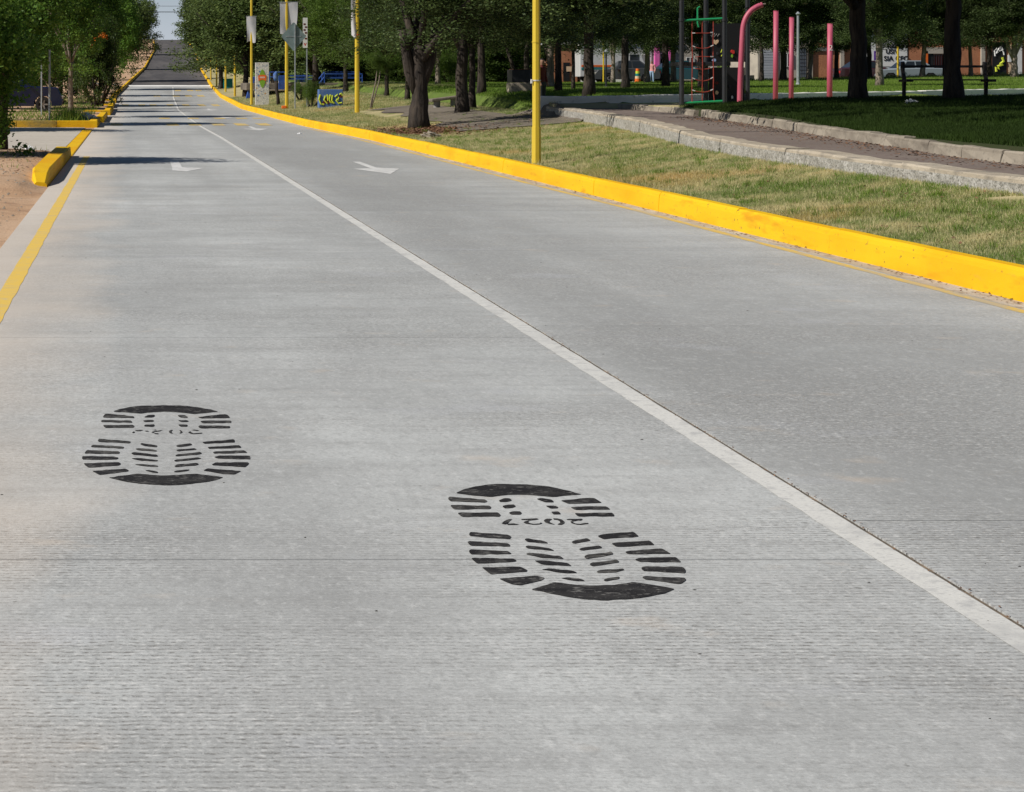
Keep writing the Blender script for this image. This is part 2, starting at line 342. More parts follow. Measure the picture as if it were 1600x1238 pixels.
def mosaic_mat():
    m = mat('broken_tile_mosaic', (.6, .58, .52), .5); nt = m.node_tree; N = nt.nodes; Lk = nt.links
    b = N['Principled BSDF']; geo = N.new('ShaderNodeNewGeometry')
    v = N.new('ShaderNodeTexVoronoi'); v.inputs['Scale'].default_value = 13; Lk.new(geo.outputs['Position'], v.inputs['Vector'])
    sp = N.new('ShaderNodeSeparateColor'); Lk.new(v.outputs['Color'], sp.inputs[0])
    cr = N.new('ShaderNodeValToRGB'); e = cr.color_ramp; e.interpolation = 'CONSTANT'
    cols = [(0, (.66, .64, .58)), (.42, (.35, .38, .42)), (.52, (.7, .68, .62)), (.68, (.55, .3, .12)), (.74, (.6, .58, .53)), (.88, (.1, .2, .4)), (.93, (.7, .68, .63))]
    for p, c in cols:
        el = e.elements.new(p) if p else e.elements[0]
        el.color = (*c, 1)
    e.elements[-1].color = (.7, .68, .63, 1)
    Lk.new(sp.outputs[0], cr.inputs[0])
    v2 = N.new('ShaderNodeTexVoronoi'); v2.feature = 'DISTANCE_TO_EDGE'; v2.inputs['Scale'].default_value = 13; Lk.new(geo.outputs['Position'], v2.inputs['Vector'])
    lt = N.new('ShaderNodeMath'); lt.operation = 'LESS_THAN'; lt.inputs[1].default_value = .06; Lk.new(v2.outputs[0], lt.inputs[0])
    x = N.new('ShaderNodeMix'); x.data_type = 'RGBA'; Lk.new(lt.outputs[0], x.inputs[0]); Lk.new(cr.outputs[0], x.inputs[6]); x.inputs[7].default_value = (.42, .4, .36, 1)
    Lk.new(x.outputs[2], b.inputs['Base Color']); return m
M['mosaic'] = mosaic_mat()

# ------------------------------------------------------------------ mesh helpers
class MB:
    def __init__(s): s.v = []; s.f = []
    def add(s, vs, fs):
        o = len(s.v); s.v += [tuple(map(float, p)) for p in vs]; s.f += [tuple(i + o for i in f) for f in fs]; return s
    def box(s, c, d, rz=0., rx=0., ry=0.):
        R = Euler((rx, ry, rz)).to_matrix(); c = Vector(c)
        vs = [c + R @ Vector((x * d[0] / 2, y * d[1] / 2, z * d[2] / 2)) for z in (-1, 1) for x, y in ((-1, -1), (1, -1), (1, 1), (-1, 1))]
        return s.add(vs, [(0, 3, 2, 1), (4, 5, 6, 7), (0, 1, 5, 4), (1, 2, 6, 5), (2, 3, 7, 6), (3, 0, 4, 7)])
    def tube(s, pts, rad, n=8, rot=0.):
        pts = [Vector(p) for p in pts]
        if not hasattr(rad, '__len__'): rad = [rad] * len(pts)
        rings = []; ref = None
        for i, p in enumerate(pts):
            t = (pts[min(i + 1, len(pts) - 1)] - pts[max(i - 1, 0)]).normalized()
            if ref is None or abs(ref.dot(t)) > .95: ref = Vector((1, 0, 0)) if abs(t.x) < .9 else Vector((0, 1, 0))
            u = (ref - t * ref.dot(t)).normalized(); w = t.cross(u); ref = u
            rings.append([p + (u * math.cos(a) + w * math.sin(a)) * rad[i] for a in [rot + 2 * math.pi * k / n for k in range(n)]])
        vs = [q for r in rings for q in r]; fs = []
        for i in range(len(rings) - 1):
            for k in range(n):
                fs.append((i * n + k, i * n + (k + 1) % n, (i + 1) * n + (k + 1) % n, (i + 1) * n + k))
        fs.append(tuple(range(n - 1, -1, -1))); fs.append(tuple((len(rings) - 1) * n + k for k in range(n)))
        return s.add(vs, fs)
    def prism(s, poly, lo, hi, axis='z'):
        """poly of 2D points extruded between lo and hi along the axis"""
        mk = {'z': lambda p, h: (p[0], p[1], h), 'y': lambda p, h: (p[0], h, p[1]), 'x': lambda p, h: (h, p[0], p[1])}[axis]
        n = len(poly); vs = [mk(p, lo) for p in poly] + [mk(p, hi) for p in poly]
        fs = [tuple(range(n)), tuple(range(2 * n - 1, n - 1, -1))] + [(i, i + n, (i + 1) % n + n, (i + 1) % n) for i in range(n)]
        return s.add(vs, fs)
    def build(s, name, m, parent=None, smooth=False, fix=True, bevel=0.):
        me = bpy.data.meshes.new(name); me.from_pydata(s.v, [], s.f)
        if fix:
            bm = bmesh.new(); bm.from_mesh(me); bmesh.ops.recalc_face_normals(bm, faces=bm.faces)
            if bevel: bmesh.ops.bevel(bm, geom=list(bm.edges), offset=bevel, segments=2, affect='EDGES', profile=.6, clamp_overlap=True)
            bm.to_mesh(me); bm.free()
        return link(name, me, m, parent, smooth)

def link(name, me, m, parent=None, smooth=False):
    if m is not None and not me.materials: me.materials.append(M[m] if isinstance(m, str) else m)
    if smooth: me.polygons.foreach_set('use_smooth', [True] * len(me.polygons))
    o = bpy.data.objects.new(name, me); COL.objects.link(o)
    if parent: o.parent = parent
    return o

def mesh_np(name, V, Fc, tint=None):
    k = Fc.shape[1]; me = bpy.data.meshes.new(name)
    me.vertices.add(len(V)); me.vertices.foreach_set('co', np.ascontiguousarray(V, np.float32).ravel())
    me.loops.add(Fc.size); me.loops.foreach_set('vertex_index', np.ascontiguousarray(Fc, np.int32).ravel())
    me.polygons.add(len(Fc)); me.polygons.foreach_set('loop_start', np.arange(0, Fc.size, k, dtype=np.int32))
    me.update(calc_edges=True)
    if tint is not None:
        a = me.attributes.new('tint', 'FLOAT', 'POINT'); a.data.foreach_set('value', np.ascontiguousarray(tint, np.float32))
    return me

def tag(o, label=None, cat=None, group=None, kind=None):
    if label: o['label'] = label
    if cat: o['category'] = cat
    if group: o['group'] = group
    if kind: o['kind'] = kind
    return o
def thing(name, loc, label, cat, group=None, rz=0.):
    o = bpy.data.objects.new(name, None); COL.objects.link(o); o.empty_display_size = .2
    o.location = loc; o.rotation_euler = (0, 0, rz); return tag(o, label, cat, group)
def struct(o): o['kind'] = 'structure'; return o

def grid_sheet(name, xs_of, Ys, hf, m, dz=0.):
    """sheet following hf; xs_of(Y) gives the row of X values"""
    rows = [np.asarray(xs_of(Y), float) for Y in Ys]; n = len(rows[0])
    V = np.concatenate([np.stack([r, np.full(n, Y), hf(r, np.full(n, float(Y))) + dz], 1) for r, Y in zip(rows, Ys)])
    idx = np.arange(len(Ys) * n).reshape(len(Ys), n)
    Fc = np.stack([idx[:-1, :-1], idx[:-1, 1:], idx[1:, 1:], idx[1:, :-1]], -1).reshape(-1, 4)
    me = mesh_np(name, V, Fc); o = link(name, me, m, None, True); return o

def flat(name, poly, m, z=.004, parent=None):
    """painted mark lying on the road: poly of ground points"""
    mb = MB(); n = len(poly)
    mb.add([(x, y, float(RZ(y)) + z) for x, y in poly], [tuple(range(n))])
    o = mb.build(name, m, parent, fix=False)
    me = o.data
    if me.polygons[0].normal.z < 0: me.flip_normals()
    return o

# ------------------------------------------------------------------ ground, road
mb = MB(); mb.box((0, 1500, -2.0), (6000, 6000, .2)); struct(mb.build('ground', 'ground'))
Ys = list(np.arange(-4, 176, 4.0))
road = struct(grid_sheet('road', lambda Y: [XL(Y), XR(Y) + .02], Ys[:-1], lambda x, y: RZ(y), 'joint', -.007))
JY = [.85 + 5.35 * k for k in range(-1, 33)]
JY = [y for y in JY if y < 171] + [172.0]
for side in (0, 1):
    for a, b_ in zip(JY[:-1], JY[1:]):
        off = (.55 if side else 0.)
        a2, b2 = a + off + .0036, b_ + off - .0036
        if b2 > 171.5: b2 = 171.99
        if a2 > b2 - .1: continue
        mb = MB(); n = 4; top = []
        for j in range(n + 1):
            Y = a2 + (b2 - a2) * j / n
            x0, x1 = (XL(Y), XC(Y) + .026) if not side else (XC(Y) + .049, XR(Y) + .01)
            top.append(((x0, Y, RZ(Y)), (x1, Y, RZ(Y))))
        vs = [p for r in top for p in r] + [(p[0], p[1], p[2] - .08) for r in top for p in r]
        k = 2 * (n + 1); fs = []
        for j in range(n):
            q = 2 * j; fs += [(q, q + 1, q + 3, q + 2), (q + k + 1, q + 1, q + 3, q + 3 + k)[::-1], (q, q + k, q + k + 2, q + 2)]
        fs += [(0, 1, 1 + k, k), (2 * n, 2 * n + 1, 2 * n + 1 + k, 2 * n + k)]
        mb.add(vs, fs); o = mb.build('concrete_slab', 'slab', road)
        if top and o.data.polygons[0].normal.z < 0: pass
hill = struct(grid_sheet('asphalt_road', lambda Y: np.linspace(XL(Y), XR(Y) + .02, 5), list(np.arange(172.3, 560, 6)), lambda x, y: RZ(y), 'asphalt', .0))

# white painted hump where the concrete ends
mb = MB(); x0, x1 = XL(172) - 3.0, XR(172) + .05
n = 10; prof = [(-.35, -.02), (-.25, .06), (0, .1), (.25, .06), (.35, -.02)]
rows = []
for i in range(n + 1):
    x = x0 + (x1 - x0) * i / n; lift = .16 * (1 - min(1, max(0, (x - x0) / 3.2)))
    rows.append([(x, 172 + p[0], 1.07 + p[1] + lift * 1.4) for p in prof])
vs = [p for r in rows for p in r]
mb.add(vs, [(i * 5 + j, i * 5 + j + 1, (i + 1) * 5 + j + 1, (i + 1) * 5 + j) for i in range(n) for j in range(4)])
tag(mb.build('speed_hump', 'white', smooth=True), 'white painted hump running across the road where concrete meets asphalt', 'speed hump')

# left and right land
lx = lambda Y: np.concatenate([XL(Y) - np.array([60, 40, 25, 15, 10, 8, 6, 5, 4, 3.2, 2.6, 2.1, 1.6, 1.2, .8, .5, .3, .15]), [XL(Y) + .0]])
Yl = np.concatenate([np.arange(-4, 26, 1.), [26, 26.5, 27, 28, 30, 32, 34, 36, 38, 39, 39.3, 39.35], np.arange(41, 62, 2.), [62.6, 62.9, 63.0, 64], np.arange(66, 180, 3.), np.arange(180, 620, 10.)])
def HLn(x, y): return HL(x, y) + .015 * np.sin(x * 3.1 + y * 1.7) * np.sin(y * 2.3) * (x < XL(y) - .2)
struct(grid_sheet('dirt_verge', lx, Yl, HLn, 'dirt'))
dv = struct(grid_sheet('driveway', lambda Y: np.linspace(-14, XL(Y) - .32, 8), list(np.arange(39.6, 62.9, 1.)), lambda x, y: HL(x, y) * 0 + .012 + .0 * x, 'drive', .006))
rx_ = lambda Y: np.concatenate([[XR(Y) + .12, XR(Y) + .3], np.linspace(XR(Y) + .5, C1x(min(Y, 54)) + .06, 8), C1x(min(Y, 54)) + np.array([.11, .5, .9]),
                                C2x(min(Y, 52.6)) + np.array([.05, .1, .3, .7, 1.2, 1.8, 2.5, 3.3, 4.2, 5.2, 6.5, 8, 10, 12.5, 16, 20, 25, 31, 38, 46, 60, 80])])
def mono(f):
    def g(Y):
        a = np.asarray(f(Y), float)
        for i in range(1, len(a)): a[i] = max(a[i], a[i - 1] + .03)
        return a
    return g
Yr = np.concatenate([np.arange(2, 44, 1.), np.arange(44, 60, .5), np.arange(60, 100, 1.5), np.arange(100, 200, 4.), np.arange(200, 620, 12.)])
lg = struct(grid_sheet('lawn_ground', mono(rx_), Yr, H, 'soil')); lg.data.materials.append(M['lawn']); lg.data.materials.append(M['lawn_baked_shade'])
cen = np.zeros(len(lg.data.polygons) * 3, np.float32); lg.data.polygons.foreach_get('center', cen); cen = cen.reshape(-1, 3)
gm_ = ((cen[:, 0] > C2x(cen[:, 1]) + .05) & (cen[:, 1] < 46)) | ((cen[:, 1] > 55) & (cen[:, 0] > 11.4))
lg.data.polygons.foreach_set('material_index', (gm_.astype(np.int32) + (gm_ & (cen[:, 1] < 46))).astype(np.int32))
struct(grid_sheet('path', lambda Y: [C1x(Y) + .25, (C1x(Y) + C2x(Y)) / 2, C2x(Y) + .05], list(np.arange(2, 54.5, 1.)), lambda x, y: PTH(y) + 0 * x, 'path'))
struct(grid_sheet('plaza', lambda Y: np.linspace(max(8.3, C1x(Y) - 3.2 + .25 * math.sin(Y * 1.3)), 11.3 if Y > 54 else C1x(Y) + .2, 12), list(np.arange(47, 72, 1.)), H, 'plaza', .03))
struct(grid_sheet('street', lambda Y: np.linspace(14, 100, 30), [119, 122, 125, 128.5], lambda x, y: 1.4 + 0 * x, 'asphalt', .02))

# ------------------------------------------------------------------ kerbs
def sweep(mb, pts, prof, cap=True):
    """pts: (x, y, z) along the run, prof: (offset to the right of travel, height)"""
    n = 0; rings = []
    for i, p in enumerate(pts):
        a = Vector(pts[max(i - 1, 0)]); c = Vector(pts[min(i + 1, len(pts) - 1)]); t = (c - a); t.z = 0; t.normalize()
        r = Vector((t.y, -t.x, 0))
        pr = prof(i) if callable(prof) else prof
        rings.append([Vector(p) + r * o + Vector((0, 0, h)) for o, h in pr]); n = len(pr)
    vs = [q for r in rings for q in r]; fs = []
    for i in range(len(rings) - 1):
        for k in range(n - 1): fs.append((i * n + k, i * n + k + 1, (i + 1) * n + k + 1, (i + 1) * n + k))
        fs.append((i * n + n - 1, i * n, (i + 1) * n, (i + 1) * n + n - 1))
    if cap: fs.append(tuple(range(n))); fs.append(tuple((len(rings) - 1) * n + k for k in range(n)))
    mb.add(vs, fs)

def kerb_run(name, pts, label, m='kerb', w=.15, h=KH, seg=3.0, gap=.002, batter=.03, left=False, group=None, cat='kerb', rnd_=.0045):
    """a kerb made of cast lengths; face on the left of travel unless left"""
    root = thing(name, pts[0], label, cat, group)
    P = [Vector(p) for p in pts]; d = [0.]
    for a, c in zip(P[:-1], P[1:]): d.append(d[-1] + (c - a).length)
    tot = d[-1]; s = 0.
    def at(u): return Vector([float(np.interp(u, d, [p[k] for p in P])) for k in range(3)])
    while s < tot - .05:
        e = min(s + seg * rnd.uniform(.85, 1.15), tot)
        if tot - e < .4: e = tot
        nn = max(2, int((e - s) / .5) + 1) if seg < 6 else 4
        us = [s + gap / 2 + (e - s - gap) * i / (nn - 1) for i in range(nn)]
        jz = rnd.uniform(-rnd_, rnd_); jo = rnd.uniform(-rnd_, rnd_)
        js = [(rnd.uniform(-rnd_, rnd_) * .7, rnd.uniform(-rnd_, rnd_) * .7) for _ in us]
        def prof(i):
            a, b_ = js[i]; q = -1 if left else 1; hh = h + jz + a
            pr = [(0 + jo, -.1), (batter * .7 + jo + b_ * .5, hh * .75), (batter + jo + b_, hh - .025), (batter + .022 + jo + b_, hh), (w - .02 + jo, hh + .004), (w + jo, hh - .02), (w + jo, -.1)]
            return [(o * q, z) for o, z in pr]
        mb = MB(); sweep(mb, [at(u) - P[0] for u in us], prof); mb.build('kerb_length', m, root, smooth=False)
        s = e
    return root

yk = [(XR(Y), Y, RZ(Y)) for Y in list(np.arange(2, 60, 1.)) + list(np.arange(60, 172, 2.)) + [172.]]
kerb_run('yellow_kerb', yk, 'long bright yellow kerb between the concrete road and the dry grass verge', w=.16)
kerb_run('yellow_kerb', [(XR(Y), Y, RZ(Y)) for Y in np.arange(172.1, 440, 6)], 'yellow kerb up the hill on the right of the dark asphalt', seg=14., w=.2)

# left kerb near the dirt: a cast block with a slumped near end
def near_block():
    root = thing('yellow_kerb', (-1.25, 28, 0), 'short yellow kerb block with a sloping near end on the tan dirt', 'kerb')
    def prof(i):
        t = [0, .12, .3, .5, .75, 1][i]; hh = [.06, .17, .215, .21, .205, .2][i]; ww = [.2, .27, .31, .33, .34, .35][i]
        return [(0, -.05), (-.02, hh - .02), (-.045, hh), (-ww + .03, hh + .01), (-ww, hh - .02), (-ww - .02, -.05)]
    mb = MB(); sweep(mb, [(0, y, 0) for y in (0, .7, 1.6, 4.2, 6.6, 8.0)], prof); mb.build('kerb_length', 'kerb', root)
    mb = MB(); sweep(mb, [(0, y, 0) for y in (8.01, 8.8, 9.6, 10.4, 11.0, 11.3)], lambda i: [(0, -.05), (-.02, .18), (-.045, .2), (-.31, .205), (-.34, .18), (-.35, -.05)]); mb.build('kerb_length', 'kerb', root)
near_block()
# painted flush edge across the driveway
root = thing('flush_kerb', (-1.25, 39.4, 0), 'flat orange-yellow painted edging strip across the mouth of the driveway', 'kerb')
ys = np.arange(39.45, 62.6, 2.9)
for a, c in zip(ys[:-1], ys[1:]):
    mb = MB(); sweep(mb, [(0, a - 39.4, 0), (0, c - 39.41, 0)], [(.02, -.05), (.02, .012), (0, .022), (-.27, .026), (-.29, .01), (-.29, -.05)]); mb.build('kerb_length', 'kerb', root)

def corner_kerb(y0, y1, xl, x1, label, mfront='kerb'):
    """kerb of a planter: return across the front, then along the road"""
    z = float(RZ(y0)); root = thing('yellow_kerb', (x1, y0, z), label, 'kerb', 'yellow planter kerbs along the left of the road')
    n = 3; w = .3; h = .235
    xs = np.linspace(xl, x1, n + 1)
    for i in range(n):
        mb = MB(); a, c = xs[i] - x1, xs[i + 1] - x1 - (.005 if i < n - 1 else 0)
        mb.box(((a + c) / 2, w / 2, h / 2 - .03), (c - a, w, h + .06)); mb.build('kerb_length', mfront if i < n - 1 else 'kerb', root, bevel=.018)
    L = y1 - y0; k = max(1, int(L / 4)); yy = np.linspace(w + .005, L, k + 1)
    for a, c in zip(yy[:-1], yy[1:]):
        Y = y0 + a; Yc = y0 + c
        mb = MB(); sweep(mb, [(XL(Y) - XL(y0), a, RZ(Y) - z), (XL(Yc) - XL(y0), c - .006, RZ(Yc) - z)], [(0, -.05), (-.02, h - .02), (-.04, h), (-.27, h), (-.3, h - .02), (-.3, -.05)]); mb.build('kerb_length', 'kerb', root)
corner_kerb(62.75, 68.6, -5.2, -1.12, 'nearest planter kerb, long weathered front facing the driveway', 'kerb_old')
corner_kerb(69.8, 80, -2.3, -1.0, 'orange-yellow kerb corner just behind the weathered planter front')
corner_kerb(83, 97, -2.1, -.9, 'yellow kerb corner beside the white bag, third planter up the road')
corner_kerb(100, 110, -1.9, -.93, 'yellow kerb corner under the dark bush, fourth planter up the road')
corner_kerb(112.5, 120, -1.8, -.88, 'yellow kerb corner just past the dark bush')
kerb_run('yellow_kerb', [(XL(Y), Y, RZ(Y)) for Y in np.arange(121, 430, 5)], 'yellow kerb climbing the hill on the left of the asphalt', seg=13., w=.25, left=True)

# low wall of the path and the stones on its far side
def wall_run(name, pts, label, mtop, mface, w, seg, cat, hb=.45, left=False):
    root = thing(name, pts[0], label, cat); P = [Vector(p) for p in pts]; d = [0.]
    for a, c in zip(P[:-1], P[1:]): d.append(d[-1] + (c - a).length)
    def at(u): return Vector([float(np.interp(u, d, [p[k] for p in P])) for k in range(3)])
    s = 0.
    while s < d[-1] - .1:
        e = min(s + seg * rnd.uniform(.75, 1.25), d[-1])
        if d[-1] - e < .4: e = d[-1]
        us = np.linspace(s + .006, e - .006, max(2, int((e - s) / .4) + 1)); jz = rnd.uniform(-.012, .012)
        js = [(rnd.uniform(-.012, .012), rnd.uniform(-.015, .015)) for _ in us]
        mb = MB(); sweep(mb, [at(u) - P[0] for u in us], lambda i: [(js[i][1], -.09), (js[i][1], -.02 + jz), (.02 + js[i][1], jz + js[i][0]), (w - .02, jz + js[i][0]), (w, jz - .02), (w, -.12)]); o = mb.build('coping_stone', mtop, root)
        if mface:
            mb = MB(); sweep(mb, [at(u) - P[0] for u in us], lambda i: [(-.03 + js[i][1] * 1.6, -hb), (-.02 + js[i][0] * 1.5, -hb * .5), (-.006 + js[i][1], -.05), (.03 + js[i][1], -.05), (.03 + js[i][1], -.088), (w - .01, -.088), (w - .01, -hb)]); mb.build('wall_face', mface, root)
        s = e
    return root
wall_run('low_wall', [(C1x(Y), Y, WTz(Y)) for Y in np.arange(3, 54.4, .8)], 'low pale concrete wall with a rough face between grass verge and brick path', 'wall', 'rubble', .34, 3.2, 'wall')
wall_run('stone_edging', [(C2x(Y), Y, PTH(Y) + .15) for Y in np.arange(5, 42.5, .8)], 'weathered stone edging between the brick path and the shaded lawn mound', 'stone', 'stone', .2, 1.1, 'edging', .3)
wall_run('stone_edging', [(C2x(Y) + max(0, 43.5 - Y) * 0 - .02, Y, PTH(Y) + .13) for Y in np.arange(42.8, 53.6, .8)], 'low stone edging beside the path in front of the climbing frame', 'stone', 'stone', .3, 1.8, 'edging', .3)
wx = np.concatenate([np.arange(11.9, 14, .5), np.arange(14, 60, 1.)])
wall_run('retaining_wall', [(x, WLY(x), 1.14 + .0065 * (x - 12)) for x in wx], 'low whitewashed retaining wall behind the playground holding up the green lawn', 'white_wall', 'white_wall', .3, 4., 'wall', .5)

# ------------------------------------------------------------------ road markings
def strip(name, xa, xb, y0, y1, m, label, jag=.0, dz=.0018, step=1.):
    Y = np.arange(y0, y1, step); L = [(xa(y) + rnd.uniform(-jag, jag), y) for y in Y]; R = [(xb(y) + rnd.uniform(-jag, jag), y) for y in Y]
    mb = MB(); n = len(Y)
    mb.add([(x, y, float(RZ(y)) + dz) for x, y in L] + [(x, y, float(RZ(y)) + dz) for x, y in R], [(i, i + n, i + 1 + n, i + 1) for i in range(n - 1)])
    return tag(mb.build(name, m, fix=False), label, 'road marking')
strip('centre_line', lambda y: XC(y) - .088, lambda y: XC(y) + .022, 1, 168, 'wline', 'continuous white line down the middle of the concrete road', .0035, step=.12)
strip('edge_line', lambda y: -.99, lambda y: -.86, 1, 39.2, 'yline', 'wide yellow edge line beside the tan dirt on the left', .006, step=.3)
strip('edge_line', lambda y: XR(y) - .28 + .02 * math.sin(y * .35), lambda y: XR(y) - .185 + .02 * math.sin(y * .35), 1, 62, 'yline_old', 'thin faded yellow line along the foot of the right kerb', .008, step=.4)

gd = strip('gutter_dust', lambda y: XR(y) - .17 + .02 * math.sin(y * .8), lambda y: XR(y) + .03, 1, 60, 'gutter', 'band of tan dust lying in the gutter along the right kerb',   .012, .0012, .35); gd['kind'] = 'stuff'; gd['category'] = 'dust'
ARROW = [(-.07, 4.8), (.07, 4.8), (.07, 2.35), (.43, 1.92), (.0, 0), (-.42, 1.9), (-.07, 2.05)]
def arrow(x, y, label, poly=ARROW):
    root = bpy.data.objects.new('road_arrow', None)
    o = flat('road_arrow', [(x + a, y + b_) for a, b_ in poly], 'warrow')
    bpy.data.objects.remove(root); tag(o, label, 'road marking', 'white arrows painted on the road'); return o
arrow(4.44, 31.7, 'large white arrow pointing at the viewer in the right lane')
arrow(.86, 32.6, 'white arrow half covered by tree shadow in the left lane', [(-.08, 4.4), (.09, 4.4), (.09, 1.6), (.48, 1.25), (.12, .0), (-.12, .35), (-.1, 1.2)])
arrow(4.12, 59.4, 'white arrow beside the front row of yellow stripes in the right lane')
arrow(4.0, 77.5, 'white arrow just beyond the second row of yellow stripes')
arrow(4.1, 94, 'farthest white arrow in the right lane before the hill')
def stripes(Y, ln, wd, xs, label):
    root = thing('crosswalk', (0, Y, RZ(Y)), label, 'crosswalk', 'rows of yellow stripes across the road')
    for x in xs:
        mb = MB(); z = .006; y2 = ln / 2
        mb.add([(x - wd / 2, -y2, RZ(Y - y2) - RZ(Y) + z), (x + wd / 2, -y2, RZ(Y - y2) - RZ(Y) + z), (x + wd / 2, y2, RZ(Y + y2) - RZ(Y) + z), (x - wd / 2, y2, RZ(Y + y2) - RZ(Y) + z)], [(0, 1, 2, 3)])
        mb.build('stripe', 'yline_old', root, fix=False)
stripes(67, 3.2, .44, [-.5, 1.5, 2.3, 3.15, 3.98, 4.8], 'nearest row of yellow stripes painted across the concrete road')
stripes(77, 1.8, .45, [1.4, 2.6, 3.7, 4.6, 5.3], 'second row of yellow stripes, thin ones')
stripes(107, 4.2, .4, [-.3, .65, 1.3, 2.3, 3.2, 4.1, 4.9], 'third row of yellow stripes, seven across both lanes')
stripes(135, 4.5, .5, [1.9, 3.3, 4.2, 5.1], 'fourth row of yellow stripes near the foot of the hill')
stripes(153, 4, .5, [3.9, 4.9, 5.6], 'farthest row of yellow stripes just before the white hump')

# the two stencilled boot prints
PL = dict(off=(100, 610), s=5.0)
PR = dict(off=(670, 730), s=1600 / 440)
LEFT = {'heel_mark': [[(383,168),(430,150),(520,132),(620,123),(740,121),(860,121),(960,125),(1060,137),(1150,153),(1205,170),(1120,178),(1015,188),(900,175),(790,168),(690,174),(600,184),(500,176)]],
'toe_mark': [[(348,685),(460,670),(575,654),(680,664),(790,669),(900,664),(1035,655),(1140,669),(1245,683),(1180,705),(1080,723),(980,735),(820,745),(700,740),(560,728),(440,708)]],
'tread_bar': [[(300,214),(322,186),(345,185),(545,206),(548,219)],[(288,250),(292,236),(525,239),(535,256)],[(303,274),(540,273),(550,283),(538,296),(318,295)],
[(1043,212),(1225,191),(1265,190),(1283,198),(1297,218),(1075,222)],[(1062,247),(1080,241),(1306,239),(1306,257),(1085,260)],[(1046,287),(1060,276),(1298,282),(1294,299),(1062,299)],
[(263,404),(270,381),(500,400),(523,404),(512,417)],[(207,446),(222,429),(440,441),(471,446),(462,458)],[(157,497),(178,470),(420,479),(437,486),(430,498)],[(140,543),(142,517),(390,520),(427,530),(414,542),(300,545)],[(153,573),(430,565),(446,577),(428,590),(190,606),(165,590)],[(218,633),(480,615),(507,630),(495,637),(320,659),(275,664)],
[(1077,408),(1330,385),(1334,410),(1095,420)],[(1120,446),(1372,432),(1386,452),(1130,460)],[(1162,486),(1190,480),(1410,472),(1432,491),(1170,497)],[(1170,525),(1215,513),(1452,514),(1455,542),(1200,535)],[(1155,582),(1185,566),(1440,566),(1444,578),(1415,603),(1160,588)],[(1087,630),(1120,613),(1384,633),(1330,660),(1240,657)]],
'tread_dash': [[(622,214),(655,196),(708,194),(708,206),(690,215)],[(614,240),(640,235),(690,234),(706,240),(690,249),(630,250)],[(622,284),(634,271),(706,268),(706,283),(690,288)],
[(885,200),(900,195),(945,197),(970,214),(945,219),(905,214)],[(888,236),(960,236),(976,244),(960,250),(910,249)],[(890,270),(966,272),(962,287),(905,286)],
[(594,424),(605,415),(730,435),(722,447),(625,437)],[(555,460),(580,455),(700,466),(730,476),(715,481),(570,469)],[(522,495),(545,486),(725,506),(735,518),(715,522),(540,506)],[(522,534),(600,533),(738,550),(722,558),(600,553)],[(548,582),(620,580),(735,592),(730,601),(610,594)],[(630,628),(665,626),(735,640),(730,649),(690,645)],
[(873,440),(885,430),(990,417),(1003,430),(900,446)],[(875,472),(890,465),(1020,455),(1038,466),(890,480)],[(865,515),(885,503),(1065,484),(1077,496),(1060,503),(885,518)],[(857,553),(880,543),(1040,527),(1075,533),(1050,541),(870,560)],[(860,596),(880,583),(1040,570),(1054,580),(1030,590),(870,602)],[(853,640),(880,630),(985,622),(960,634),(880,644)]]}
LDT = dict(off=(195, 662), s=1600 / 140)
LDIG = [[[(130,162),(160,147),(178,157),(168,170),(138,175)],[(175,124),(300,122),(332,122),(270,140),(215,141)],[(350,137),(400,134),(437,145),(380,149)]],[[(472,167),(495,149),(600,131),(680,120),(620,144),(530,155),(510,168)],[(515,176),(600,180),(592,197),(535,192)],[(475,124),(560,115),(558,126)]],
[[(862,119),(832,140),(832,160),(862,182),(820,182),(788,163),(788,140),(820,121)],[(968,128),(1000,126),(1032,158),(1000,180),(968,182),(995,162),(990,145)]],[[(1128,166),(1170,143),(1182,160),(1222,180),(1350,172),(1382,170),(1372,184),(1222,193),(1170,184)],[(1180,121),(1240,115),(1332,130),(1280,138),(1240,127)]]]
